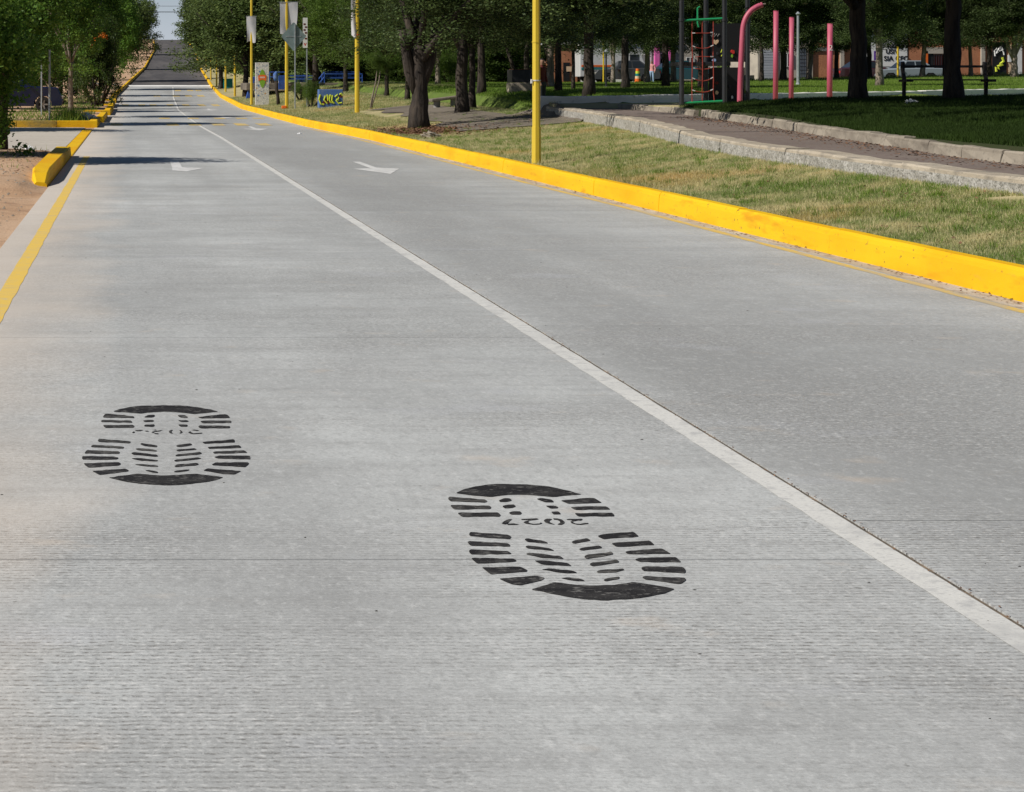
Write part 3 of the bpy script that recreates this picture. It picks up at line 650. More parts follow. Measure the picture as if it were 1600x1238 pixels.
RIGHT = {'heel_mark': [[(152,150),(200,128),(260,113),(330,102),(410,98),(520,100),(640,108),(720,120),(800,138),(868,157),(800,162),(715,172),(640,166),(560,159),(490,158),(420,162),(350,172),(250,163)]],
'toe_mark': [[(580,698),(640,680),(710,657),(800,668),(920,676),(1050,673),(1160,656),(1260,670),(1397,695),(1340,720),(1240,740),(1120,754),(980,760),(860,750),(740,730),(640,708)]],
'tread_bar': [[(108,182),(116,170),(320,187),(334,196),(320,204),(120,196)],[(122,222),(130,218),(345,222),(356,232),(345,241),(140,242)],[(162,264),(180,260),(395,260),(408,276),(400,284),(185,284)],
[(748,192),(780,189),(905,177),(940,178),(984,205),(790,210)],[(803,230),(850,227),(1010,226),(1032,243),(830,245)],[(827,264),(1045,262),(1056,282),(845,282)],
[(228,393),(232,371),(450,387),(470,398),(460,411),(330,404)],[(219,430),(228,423),(455,437),(464,453),(235,449)],[(226,478),(240,470),(450,480),(470,494),(460,497),(236,498)],[(240,522),(255,518),(485,523),(500,537),(475,541),(272,550)],[(300,572),(520,569),(560,588),(555,597),(350,612)],[(398,637),(500,628),(610,620),(660,632),(640,646),(520,674),(470,668)],
[(957,395),(980,386),(1163,370),(1194,396),(990,412)],[(1036,437),(1060,432),(1255,420),(1283,445),(1065,455)],[(1113,485),(1140,478),(1325,465),(1376,495),(1130,496)],[(1168,528),(1200,518),(1405,514),(1434,543),(1200,541)],[(1205,572),(1230,566),(1445,570),(1460,590),(1456,606),(1215,592)],[(1210,628),(1230,622),(1455,632),(1462,645),(1430,667),(1225,640)]],
'tread_dash': [[(398,192),(430,178),(462,180),(472,193),(440,200),(402,200)],[(416,224),(445,216),(485,215),(494,226),(470,235),(428,236)],[(453,262),(475,254),(520,254),(528,264),(520,272),(465,272)],
[(610,183),(640,178),(700,188),(712,202),(660,202)],[(662,222),(715,221),(735,230),(730,236),(690,238)],[(694,256),(740,255),(750,270),(705,271)],
[(541,413),(560,407),(665,426),(678,436),(560,428)],[(547,455),(560,448),(690,465),(715,479),(560,464)],[(550,498),(565,489),(745,508),(768,524),(640,518)],[(598,534),(650,533),(790,548),(812,565),(640,555)],[(638,585),(680,579),(820,592),(845,604),(780,606)],[(750,634),(790,629),(870,640),(888,650),(840,650)],
[(808,430),(825,420),(900,406),(920,420),(825,438)],[(850,470),(870,461),(970,448),(987,461),(870,477)],[(880,512),(900,500),(1040,483),(1048,498),(895,525)],[(911,556),(925,545),(1070,528),(1083,543),(930,567)],[(952,598),(970,588),(1105,580),(1110,587),(1060,600),(960,604)],[(990,645),(1010,635),(1085,625),(1080,638),(1005,652)]]}
RDT = dict(off=(770, 800), s=10.)
RDIG = [[[(138,190),(165,160),(210,135),(260,121),(302,120),(262,148),(227,190),(190,202)],[(222,194),(330,188),(418,204),(330,208),(228,208)]],
[[(438,120),(560,113),(690,108),(714,121),(640,134),(560,131),(450,131)],[(640,131),(560,147),(547,165),(580,184),(640,196),(735,188),(738,176),(768,178),(757,192),(720,202),(620,205),(508,188),(478,172),(500,156),(570,136)]],
[[(890,113),(922,118),(910,130),(886,142),(882,160),(907,178),(972,207),(900,195),(818,172),(797,150),(808,128),(850,113)],[(943,108),(1010,110),(1082,128),(1118,160),(1112,187),(1070,208),(1008,205),(1030,190),(1054,175),(1040,147),(1000,130),(950,127)]],
[[(1148,123),(1200,115),(1290,119),(1392,115),(1402,125),(1370,142),(1290,135),(1160,131)],[(1330,138),(1252,155),(1252,170),(1290,188),(1360,196),(1430,182),(1492,180),(1490,192),(1430,198),(1370,209),(1300,203),(1222,180),(1212,160),(1238,143),(1300,129)]]]
def ribbon(pl, w):
    P = [Vector(p) for p in pl]; L = []; R = []
    for i, p in enumerate(P):
        t = (P[min(i + 1, len(P) - 1)] - P[max(i - 1, 0)]).normalized(); n = Vector((-t.y * 1.5, t.x)) * w / 2
        L.append(p + n); R.append(p - n)
    return [tuple(p) for p in L + R[::-1]]
def soften(poly, seed):
    r = random.Random(seed); out = []
    for i, p in enumerate(poly):
        q = poly[(i + 1) % len(poly)]; pr = poly[i - 1]
        d1 = math.hypot(p[0] - pr[0], p[1] - pr[1]); d2 = math.hypot(q[0] - p[0], q[1] - p[1]); c = min(6, d1 * .3, d2 * .3)
        out.append((p[0] + (pr[0] - p[0]) / d1 * c, p[1] + (pr[1] - p[1]) / d1 * c)); out.append((p[0] + (q[0] - p[0]) / d2 * c, p[1] + (q[1] - p[1]) / d2 * c))
        if d2 > 60:
            k = int(d2 // 35)
            for j in range(1, k): t = j / k; out.append((p[0] + (q[0] - p[0]) * t + r.uniform(-1.5, 1.5), p[1] + (q[1] - p[1]) * t + r.uniform(-1.9, 1.9)))
    return out
def footprint(data, digs, tr, dt, label, worn):
    def w(p): return G(tr['off'][0] + p[0] / tr['s'], tr['off'][1] + p[1] / tr['s'])
    cx, cy = w(data['toe_mark'][0][0]); root = thing('painted_footprint', (cx, cy, 0), label, 'road marking', 'black boot prints stencilled on the road')
    sd_ = 0
    for nm, polys in data.items():
        for i, pl in enumerate(polys):
            sd_ += 1
            o = flat(nm, [(w(p)[0] - cx, w(p)[1] - cy) for p in soften(pl, sd_)], 'print_worn' if (nm, i) in worn else 'print', .002, root)
    def wd(p): return G(dt['off'][0] + p[0] / dt['s'], dt['off'][1] + p[1] / dt['s'])
    for dg in digs:
        mb = MB()
        for pl in dg:
            q = [wd(p) for p in pl]; mb.add([(x - cx, y - cy, .002) for x, y in q], [tuple(range(len(q)))])
        o = mb.build('digit', 'print', root, fix=True)
footprint(LEFT, LDIG, PL, LDT, 'smaller, farther black boot print with the date 2022 painted upside down', {('tread_bar', 0), ('tread_bar', 1), ('tread_bar', 2), ('tread_bar', 6), ('tread_bar', 7), ('tread_bar', 8), ('tread_dash', 7), ('tread_dash', 10)})
footprint(RIGHT, RDIG, PR, RDT, 'larger, nearer black boot print slanting right, with 2027 painted upside down', {('tread_bar', 0), ('tread_bar', 1), ('tread_dash', 14), ('tread_dash', 16), ('tread_dash', 17), ('tread_dash', 15)})

# ------------------------------------------------------------------ trees
def unit(n, rng):
    v = rng.normal(size=(n, 3)); return v / np.linalg.norm(v, axis=1, keepdims=True)
def leaves(rng, pos, L, W, up=.5, hang=0.):
    n = len(pos); nr = unit(n, rng); nr[:, 2] = np.abs(nr[:, 2]) + up; nr /= np.linalg.norm(nr, axis=1, keepdims=True)
    d = unit(n, rng); d[:, 2] -= hang; t = d - (d * nr).sum(1, keepdims=True) * nr; t /= np.linalg.norm(t, axis=1, keepdims=True) + 1e-6
    b = np.cross(nr, t); s = rng.uniform(.7, 1.3, (n, 1)); l = L * s; w = W * s
    V = np.stack([pos, pos + t * l * .45 + b * w * .5, pos + t * l, pos + t * l * .45 - b * w * .5], 1).reshape(-1, 3)
    return V, np.arange(n * 4).reshape(n, 4), np.repeat(rng.random(n), 4)
def crown_mesh(name, m, seed, lobes=9, clumps=300, per=110, L=.12, W=.065, rc=.1, flat_=.85, up=.5, hang=0., low=-.95, lob_r=.46, spread=.58, skirt=0):
    """crown of unit radius: lobes, clumps on the lobes, leaves in the clumps"""
    rng = np.random.default_rng(seed)
    lc = unit(lobes, rng) * rng.uniform(.35, 1., (lobes, 1)) ** .6 * spread; lc[:, 2] *= flat_
    lc = np.vstack([lc, [[0, 0, 0.05]]]); lr = rng.uniform(.8, 1.2, len(lc)) * lob_r
    k = rng.integers(0, len(lc), clumps); u = unit(clumps, rng)
    c = lc[k] + u * lr[k][:, None] * (rng.random((clumps, 1)) ** .35)
    if skirt:
        a = rng.uniform(0, 2 * math.pi, skirt); r = rng.uniform(.35, .95, skirt)
        c = np.vstack([c, np.stack([np.cos(a) * r, np.sin(a) * r, rng.uniform(-.95, -.45, skirt)], 1)])
    c = c[c[:, 2] > low]
    sz = rng.uniform(.55, 1.35, len(c)); cnt = (per * sz).astype(int)
    cen = np.repeat(c, cnt, 0); rad = np.repeat(sz * rc, cnt)[:, None]
    pos = cen + rng.normal(size=cen.shape) * rad * np.array([1, 1, .7])
    V, Fc, t = leaves(rng, pos, L, W, up, hang)
    tc = np.repeat(np.repeat(rng.random(len(c)), cnt), 4)
    me = mesh_np(name, V, Fc, np.clip(t * .6 + tc * .5, 0, 1)); me.materials.append(M[m]); return me
CR = {}
for i in range(3): CR['oak%d' % i] = crown_mesh('oak_crown', 'leaf_oak', 20 + i, 12, 560, 115, .028, .017, .058, skirt=80)
for i in range(2): CR['far%d' % i] = crown_mesh('street_crown', 'leaf_far', 40 + i, 11, 420, 80, .05, .03, .075, low=-1.1, skirt=40)
CR['lite'] = crown_mesh('feathery_crown', 'leaf_lite', 51, 12, 520, 80, .035, .012, .06, hang=.5, skirt=60)
CR['left0'] = crown_mesh('left_crown', 'leaf_left', 61, 12, 520, 75, .045, .026, .065, low=-1.1, skirt=60)
CR['left1'] = crown_mesh('left_crown', 'leaf_left', 62, 12, 520, 90, .045, .024, .07, low=-1.1, skirt=60)
CR['bush'] = crown_mesh('bush_crown', 'leaf_bush', 71, 12, 420, 90, .05, .03, .075, low=-1.1, skirt=50)

def tree(name, x, y, z, r, h, crown, cz, cr, label, bark='bark', ch=None, coff=(0, 0), rot=None, group=None, fork=0, lean=(0, 0), limbs=6, stems=1, cat='tree', side=10):
    """trunk of radius r to height h, crown of radius cr (height ch) centred cz above the foot"""
    root = thing(name, (x, y, z), label, cat, group)
    rg = random.Random(int(x * 131 + y * 17)); ch = ch or cr * .85
    mb = MB()
    for s in range(stems):
        sx, sy = (0, 0) if stems == 1 else (rg.uniform(-.25, .25), rg.uniform(-.25, .25))
        lx_, ly_ = lean if stems == 1 else (sx * 3.2 + lean[0], sy * 3.2 + lean[1])
        pts = []; rr = []
        N_ = 9
        for i in range(N_ + 1):
            t = i / N_; wob = r * .13
            pts.append((sx + lx_ * t + rg.uniform(-wob, wob) * (i > 0), sy + ly_ * t + rg.uniform(-wob, wob) * (i > 0), h * t - (.15 if i == 0 else 0)))
            rr.append(r * (1 - .28 * t) * (1.35 if i == 0 else 1.1 if i == 1 else 1) * rg.uniform(.94, 1.06))
        mb.tube(pts, rr, side)
        top = Vector(pts[-1])
        for k in range(limbs if stems == 1 else 2):
            a = 2 * math.pi * k / max(limbs, 1) + rg.uniform(-.4, .4); q = rg.uniform(.45, .8)
            end = Vector((coff[0] + math.cos(a) * cr * q, coff[1] + math.sin(a) * cr * q, cz + rg.uniform(-.15, .45) * ch))
            st = Vector(pts[rg.choice([6, 7, 8, 9])]); mid = st.lerp(end, .45) + Vector((rg.uniform(-.2, .2), rg.uniform(-.2, .2), .12 * cr * rg.random()))
            r1 = r * rg.uniform(.4, .6)
            mb.tube([st, st.lerp(mid, .5) + Vector((0, 0, .05)), mid, mid.lerp(end, .6), end], [r1, r1 * .85, r1 * .65, r1 * .4, r1 * .18], 6)
        if fork:
            for sgn in (-1, 1):
                b0 = Vector(pts[4 if sgn < 0 else 5]); e = b0 + Vector((sgn * fork, rg.uniform(-.2, .2), h * .75))
                mb.tube([b0 - Vector((0, 0, .2)), b0.lerp(e, .35) + Vector((sgn * fork * .22, 0, -.05)), b0.lerp(e, .7) + Vector((sgn * .1 * fork, 0, 0)), e], [r * .62, r * .6, r * .5, r * .38], 8)
    mb.build('trunk', bark, root, smooth=True)
    c = bpy.data.objects.new('crown', CR[crown]); COL.objects.link(c); c.parent = root
    c.location = (coff[0], coff[1], cz); c.scale = (cr, cr, ch); c.rotation_euler = (0, 0, rg.uniform(0, 6.28) if rot is None else rot)
    return root
def hz(x, y): return float(H(np.array([x]), np.array([y]))[0])
def hl(x, y): return float(HL(np.array([x]), np.array([y]))[0])
def park(name, px, Y, w, h, crown, cz, cr, label, **k):
    x = PX(px, Y); tree(name, x, Y, hz(x, Y), w * Y / F / 2, h, crown, cz, cr, label, **k)

# trees of the park, from the road rightwards
park('oak_tree', 655, 52, 30, 2.3, 'oak0', 5.1, 3.5, 'thick forked dark oak just behind the yellow kerb, left of the tall yellow pole', fork=.5, coff=(1.7, 0), ch=3.0)
park('oak_tree', 722, 60, 21, 2.9, 'oak1', 5.2, 3.8, 'stout dark oak standing in the shaded plaza beside the slab bench')
park('oak_tree', 738, 63, 11, 2.8, 'oak2', 5.2, 3.2, 'slender dark trunk close behind the stout plaza oak')
park('oak_tree', 752, 68, 13, 3.0, 'oak0', 5.6, 3.6, 'rightmost of the three oaks clustered in the plaza')
park('oak_tree', 810, 92, 7, 3.0, 'oak1', 5.6, 4.2, 'thin leaning trunk behind the dark planter block', lean=(-.9, 0), rot=1)
park('oak_tree', 823, 88, 9, 3.2, 'oak2', 5.6, 4.0, 'upright dark trunk just right of the leaning one, left of the yellow pole', rot=2)
park('oak_tree', 872, 66, 11, 3.0, 'oak1', 3.9, 2.7, 'dark trunk on the lawn just right of the tall yellow pole', ch=2.0)
park('oak_tree', 896, 72, 6, 3.0, 'oak2', 3.9, 2.7, 'thin dark trunk between two thicker ones on the lawn behind the white wall', ch=2.0)
park('oak_tree', 920, 57.5, 18, 3.2, 'oak0', 3.9, 2.7, 'thick black trunk right at the white retaining wall', ch=2.0)
park('oak_tree', 977, 76, 13, 3.2, 'oak2', 3.9, 2.7, 'dark oak on the lawn between the thick black trunk and the climbing frame', ch=2.0)
park('oak_tree', 1040, 82, 12, 3.3, 'oak1', 3.9, 2.7, 'dark oak on the lawn just left of the climbing frame', ch=2.0)
park('oak_tree', 1095, 80, 9, 3.2, 'oak0', 3.9, 2.7, 'dark oak seen behind the rope net of the climbing frame', ch=2.0)
park('oak_tree', 1341, 42, 28, 3.0, 'oak0', 6.4, 6.0, 'left of the two thick black trunks on the shaded lawn mound', coff=(-3.2, -1), rot=.6, ch=4.2)  # crown offset and widened above the frame to throw shade on the mound
park('oak_tree', 1490, 40, 27, 3.0, 'oak2', 6.6, 6.3, 'right of the two thick black trunks on the shaded lawn mound', coff=(-3.2, -7), rot=2.2, ch=4.0)  # crown pulled well off its trunk, shaped to shade the near mound
tree('oak_tree', 17.6, 31, hz(17.6, 31), .2, 3.4, 'oak1', 6.6, 5.2, 'oak outside the picture whose leaves shade the right end of the mound', coff=(-4, -4), ch=3.6)
park('oak_tree', 1374, 84, 12, 3.2, 'oak1', 3.9, 2.7, 'grey-barked oak on the bright lawn left of the bench', ch=2.0, bark='bark_pale')
park('oak_tree', 1190, 106, 7, 3.2, 'oak0', 4.55, 3.4, 'thin dark trunk left of the pink posts', ch=2.9, bark='bark')
park('oak_tree', 1224, 108, 10, 3.0, 'oak1', 4.55, 3.4, 'dark forked trunk between two pink posts', ch=2.9, bark='bark', fork=.3)
park('oak_tree', 1264, 110, 8, 3.2, 'oak2', 4.55, 3.4, 'pale slender trunk before the brick house, right of the pink posts', ch=2.9, bark='bark_pale', lean=(.25, 0))
park('oak_tree', 1307, 111, 7, 3.0, 'oak0', 4.55, 3.4, 'thin dark trunk in front of the orange brick house', ch=2.9, bark='bark')
park('oak_tree', 1358, 112, 8, 3.0, 'oak1', 4.55, 3.4, 'dark trunk in front of the white lettered wall', ch=2.9, bark='bark')
park('oak_tree', 1441, 110, 8, 3.4, 'oak2', 4.55, 3.4, 'pale trunk in front of the brick wall beside the doorway', ch=2.9, bark='bark_pale', lean=(.25, 0))
park('oak_tree', 1477, 113, 7, 3.2, 'oak0', 4.55, 3.4, 'dark trunk by the doorway in the brick wall', ch=2.9)
park('oak_tree', 1517, 110, 6, 3.4, 'oak1', 4.55, 3.4, 'slim pale trunk right of the bench', ch=2.9, bark='bark_pale', lean=(-.1, 0))
park('oak_tree', 1546, 108, 8, 3.0, 'oak2', 4.55, 3.4, 'dark trunk left of the black graffiti panel', ch=2.9)
park('oak_tree', 1585, 106, 10, 2.4, 'oak0', 4.55, 3.4, 'pale trunk forking into a Y at the right edge of the picture', ch=2.9, bark='bark_pale', fork=.6)
park('oak_tree', 860, 82, 12, 2.8, 'oak1', 3.9, 2.7, 'gnarled grey trunk half hidden by the tall yellow pole', ch=2.0, bark='bark_pale', fork=.35)
park('oak_tree', 958, 108, 7, 3.0, 'oak0', 4.55, 3.4, 'pale trunk before the white striped van', ch=2.9, bark='bark_pale', fork=.25)
park('oak_tree', 1011, 110, 9, 3.0, 'oak2', 4.55, 3.4, 'pale trunk between the van and the pink columns', ch=2.9, bark='bark_pale')
park('oak_tree', 1052, 112, 9, 3.0, 'oak1', 4.55, 3.4, 'pale trunk beside the teal car', ch=2.9, bark='bark_pale')
park('oak_tree', 684, 96, 8, 2.4, 'oak2', 5.4, 4.0, 'pale thin trunk seen over the slab bench', bark='bark_pale', fork=.3)
park('oak_tree', 637, 80, 8, 2.6, 'oak1', 5.2, 3.6, 'dark trunk close behind the thick forked oak')
park('feathery_tree', 604, 88, 7, 1.9, 'lite', 4.1, 3.3, 'light green feathery tree left of the thick forked oak', bark='bark')
park('feathery_tree', 540, 100, 8, 1.9, 'lite', 4.6, 3.4, 'light green feathery tree above the blue railings', bark='bark')
park('oak_tree', 500, 128, 16, 2.8, 'oak0', 6.0, 5.2, 'old spreading oak behind the blue railings', lean=(-1.2, 0))
park('oak_tree', 384, 118, 9, 2.6, 'far0', 5.0, 4.0, 'dark trunk behind the mosaic pillar with low leafy branches')
park('oak_tree', 440, 120, 8, 2.6, 'far1', 5.4, 4.2, 'dense tree between the mosaic pillar and the diamond sign')
park('oak_tree', 565, 125, 9, 2.6, 'oak2', 6.0, 4.8, 'dark oak behind the graffiti planter')
park('oak_tree', 345, 150, 8, 2.4, 'far0', 5.0, 4.4, 'dense tree over the small yellow posts')
# a far row that closes the park
far = [(12, 165), (19, 160), (26, 172), (33, 158), (40, 150), (47, 152), (54, 149), (61, 150), (68, 152), (75, 150), (83, 152), (22, 140), (30, 138)]
for i, (x, y) in enumerate(far):
    tree('background_tree', x, y, hz(x, y), .2, 2.6, 'far%d' % (i % 2), 5.6, 5.6, 'dense dark tree in the row closing the far side of the park', ch=5.2, group='trees closing the far side of the park', limbs=3, side=6)
# street trees up the hill
for i, (Y, dx, cr) in enumerate([(106, 4.6, 3.7), (128, 3.6, 4.0), (152, 2.6, 4.2), (180, 3.8, 4.6), (212, 3.8, 4.7), (248, 3.8, 5.0), (290, 3.8, 5.4), (338, 3.6, 5.8), (392, 3.2, 6.2), (440, 3.4, 6.5)]):
    x = XR(Y) + dx; k = ['nearest', 'second', 'third', 'fourth', 'fifth', 'sixth', 'seventh', 'eighth', 'ninth', 'farthest'][i]
    tree('street_tree', x, Y, hz(x, Y) if Y < 600 else 0, .2, 2.6, 'far%d' % (i % 2), 5.2 if i < 3 else 6.6, cr, k + ' street tree in the row right of the hill road', ch=cr * .95, group='street trees right of the hill road', limbs=4, side=7)
for i, (Y, dx, cr) in enumerate([(116, 3.3, 2.7), (134, 3.0, 2.9), (156, 2.7, 3.2), (188, 2.6, 3.6), (243, 2.7, 4.0), (325, 2.7, 4.3)]):
    x = XL(Y) - dx; k = ['nearest', 'second', 'third', 'fourth', 'fifth', 'farthest'][i]
    tree('street_tree', x, Y, hl(x, Y), .18, 2., 'left%d' % (i % 2) if i < 4 else 'far%d' % (i % 2), 4.6 if i < 2 else 6.3, cr + (.35 if i > 1 else 0), k + ' street tree in the row left of the hill road', ch=cr * 1.12 if i < 2 else 5.9, group='street trees left of the hill road', limbs=4, side=7)
# left foreground
tree('small_tree', PX(5, 38.8), 38.8, hl(-2.8, 38), .07, 1.4, 'left0', 2.2, 2.15, 'small leafy tree on the tan dirt at the left edge of the picture', ch=2.5, coff=(-1.1, -2.6), stems=3, rot=1.2)
tree('street_tree', -4.6, 66.5, hl(-4.6, 66.5), .14, 1.9, 'left1', 4.3, 2.75, 'bright leafy tree above the blue car', ch=2.9, rot=.4)
tree('street_tree', -2.55, 79, hl(-2.5, 79), .12, 2.2, 'left0', 4.6, 2.1, 'tree with a straight bare brown trunk beside the grass tuft', ch=2.9, rot=2.5, bark='bark_pale', coff=(-.2, 0))
tree('street_tree', -8.5, 58, hl(-8, 58), .15, 2.0, 'left0', 4.2, 3.2, 'leafy tree left of the driveway, mostly outside the picture', ch=3.0)
tree('street_tree', -7, 90, hl(-7, 90), .16, 2.2, 'left1', 4.6, 3.6, 'dark tree filling the background behind the blue car', ch=4.2)
tree('street_tree', -5.5, 104, hl(-5, 104), .16, 2.2, 'bush', 4.0, 3.4, 'dark leafy tree behind the flowering bush', ch=4.0)
b = tree('flowering_bush', -1.75, 97, hl(-1.9, 97), .07, 1.5, 'bush', 2.75, 1.35, 'tall dark bush with orange blossoms at the kerb', ch=2.6, stems=6, cat='bush')
rng = np.random.default_rng(5)
fc = np.array([[.3, -1.15, 3.75], [.38, -1.2, 3.65], [.18, -1.1, 3.6], [-.15, -1.0, 3.55], [-.25, -1.0, 3.1], [.1, -1.1, 3.35]])
fp = np.repeat(fc, [34, 24, 14, 10, 9, 8], 0); fp = fp + rng.normal(size=fp.shape) * .085
V, Fc, t = leaves(rng, fp, .09, .06, .2)
link('blossom', mesh_np('blossom', V, Fc, t), 'flower', b)
# low shrubs deep in the park
def shrub(px, Y, r, h, crown, label, dz=0.):
    x = PX(px, Y); tree('shrub', x, Y, hz(x, Y), .05, .5, crown, h * .5, r, label, ch=h * .6, stems=3, cat='shrub')
shrub(700, 112, 1.9, 2.6, 'lite', 'bright green rounded shrub seen between the plaza oaks')
shrub(775, 116, 3.0, 3.6, 'bush', 'dark hedge-like shrub behind the plaza oaks')
shrub(735, 118, 2.6, 3.2, 'bush', 'dark shrub right of the bright green one')
shrub(650, 118, 2.6, 2.8, 'bush', 'dark shrub behind the forked oak')
shrub(600, 120, 2.8, 2.6, 'bush', 'dark shrub behind the feathery tree')
shrub(820, 122, 2.6, 3.2, 'bush', 'dark shrub behind the tall yellow pole')
shrub(548, 124, 2.4, 2.6, 'bush', 'dark shrub past the blue railings')
shrub(485, 83, .5, 1.5, 'lite', 'wispy sapling in front of the graffiti planter')
shrub(470, 96, .5, 1.1, 'lite', 'low leafy shrub by the ramp edge')

# ------------------------------------------------------------------ poles and signs
def pole(px, py, z, d, htop, label, Y=None, sides=8, base_=True, extra=None):
    Y = Y or F * (CH - z) / (py - VY); x = PX(px, Y); z = hz(x, Y)
    root = thing('yellow_pole', (x, Y, z), label, 'pole', 'yellow poles along the right kerb')
    mb = MB(); mb.tube([(0, 0, -.2), (0, 0, htop)], [d / 2, d / 2 * .86], sides, math.pi / 8); mb.build('shaft', 'pole', root)
    if base_:
        mb = MB(); mb.box((0, 0, .012), (d * 2.1, d * 2.1, .03)); mb.build('base_plate', 'pole', root, bevel=.005)
    return root, x, Y, z
r, x, Y, z = pole(838, 253, .22, .135, 6.5, 'tall octagonal yellow pole nearest the camera beside the kerb', Y=30.6, base_=False)
mb = MB(); mb.tube([(0, 0, -.1), (0, 0, .62)], [.077, .075], 8, math.pi / 8); mb.build('sleeve', 'pole', r)
mb = MB(); mb.tube([(0, 0, 1.375), (0, 0, 1.395)], [.074, .074], 10); mb.build('strap', 'cloth', r)
mb = MB(); mb.box((-.085, -.03, 1.37), (.03, .03, .07)); mb.build('buckle', 'white', r, bevel=.005)
mb = MB(); mb.tube([(0, 0, 2.01), (0, 0, 2.03)], [.072, .072], 8, math.pi / 8); mb.build('weld_ring', 'pole', r)
mb = MB(); mb.tube([(.06, -.03, 1.98), (.085, -.05, 1.98)], .014, 6); mb.build('bolt', 'silver', r)
def banner(root, x0, x1, z0, z1, seed, label=None):
    rg = random.Random(seed); mb = MB(); n, k = 8, 10; vs = []
    for j in range(k + 1):
        for i in range(n + 1):
            u = i / n; v = j / k; sh = (1 - v) ** 1.5
            vs.append((x0 + (x1 - x0) * (u * (1 - .12 * sh) + .06 * sh + .05 * math.sin(v * 4 + seed) * sh), -.06 + .05 * math.sin(u * 5 + v * 3 + seed) * (.3 + sh), z0 + (z1 - z0) * v + .05 * math.sin(u * 6 + seed) * sh))
    for j in range(k):
        for i in range(n): pass
    mb.add(vs, [(j * (n + 1) + i, j * (n + 1) + i + 1, (j + 1) * (n + 1) + i + 1, (j + 1) * (n + 1) + i) for j in range(k) for i in range(n)])
    o = mb.build('banner', 'cloth', root, smooth=True, fix=False)
    mb = MB(); mb.tube([(x0 - .03, -.06, z1 + .01), (x1 + .03, -.06, z1 + .01)], .014, 6); mb.build('banner_rod', 'galv', root)
def zof(py, Y, z0): return PZ(py, Y) - z0
r, x, Y, z = pole(558, 180, .3, .19, 5.2, 'yellow pole with a folded white banner by the young sapling', Y=69)
mb = MB(); mb.tube([(0, 0, 2.9), (0, 0, 2.95)], [.1, .1], 8); mb.build('band', 'orange', r)
banner(r, PX(548, Y) - x, PX(559, Y) - x, zof(57, Y, z), zof(-6, Y, z), 2)
r, x, Y, z = pole(448, 167, .4, .17, 6.5, 'yellow pole with the widest white banner, beside the diamond sign', Y=84)
banner(r, PX(437, Y) - x, PX(465, Y) - x, zof(52, Y, z), zof(4, Y, z), 4)
mb = MB(); mb.box((-.12, 0, .1), (.22, .2, .14)); mb.build('footing', 'orange', r, bevel=.03)
r, x, Y, z = pole(393, 157, .5, .15, 6.5, 'yellow pole with a grey-white banner in front of the mosaic pillar', Y=97)
banner(r, PX(385, Y) - x, PX(400, Y) - x, zof(66, Y, z), zof(26, Y, z), 6)
for px, Yp, dd, lb in [(367, 122, .16, 'bare yellow pole left of the mosaic pillar'), (352.5, 138, .16, 'yellow post with a white mark left of the mosaic pillar'), (338.5, 158, .16, 'slim yellow post next to the green box'), (329.5, 185, .17, 'small yellow post up the hill beside the kerb'), (322.5, 222, .18, 'farthest small yellow post beside the hill kerb')]:
    pole(px, 0, 0, dd, 7.0 if px > 360 else 3.2, lb, Y=Yp, base_=False)

def post_sign(px, Y, label, zt):
    x = PX(px, Y); z = hz(x, Y); root = thing('road_sign', (x, Y, z), label, 'road sign')
    mb = MB(); mb.box((0, 0, zt / 2 - .1), (.055, .055, zt + .2)); mb.build('post', 'galv', root, bevel=.006); return root, x, z
r, x, z = post_sign(461, 83, 'back of a grey diamond-shaped road sign on a steel post', zof(38, 83, hz(PX(461, 83), 83)))
c = zof(57, 83, z); s = .56; cx = PX(459, 83) - x
mb = MB(); mb.prism([(cx - s, c), (cx - .03, c - s * 1.14), (cx + .03, c - s * 1.14), (cx + s, c), (cx + .03, c + s * 1.1), (cx - .03, c + s * 1.1)], .03, .036, 'y'); mb.build('sign_plate', 'signback', r, bevel=.0)
mb = MB(); mb.box((cx, .028, c), (.7, .02, .04)); mb.build('brace', 'galv', r)
r, x, z = post_sign(479.5, 84, 'narrow white and red sign on a thin steel post', zof(76, 84, hz(PX(479.5, 84), 84)))
z0, z1 = zof(75, 84, z), zof(28, 84, z)
mb = MB(); mb.box((-.08, -.035, (z0 + z1) / 2), (.21, .02, z1 - z0)); p = mb.build('sign_plate', 'white', r)
mb = MB(); zz = z0 + .15
mb.add([(-.15, -.047, zz + .07), (-.11, -.047, zz + .07), (-.08, -.047, zz + .0), (-.05, -.047, zz + .07), (-.01, -.047, zz + .07), (-.08, -.047, zz - .08)], [(0, 1, 2, 5), (2, 3, 4, 5)]); mb.build('red_arrow', 'red', p)
mb = MB()
for i in range(6): mb.box((-.08 + .03 * (-1) ** i, -.048, z0 + .42 + i * .13), (.1, .004, .07))
mb.build('red_lettering', 'maroon', p)

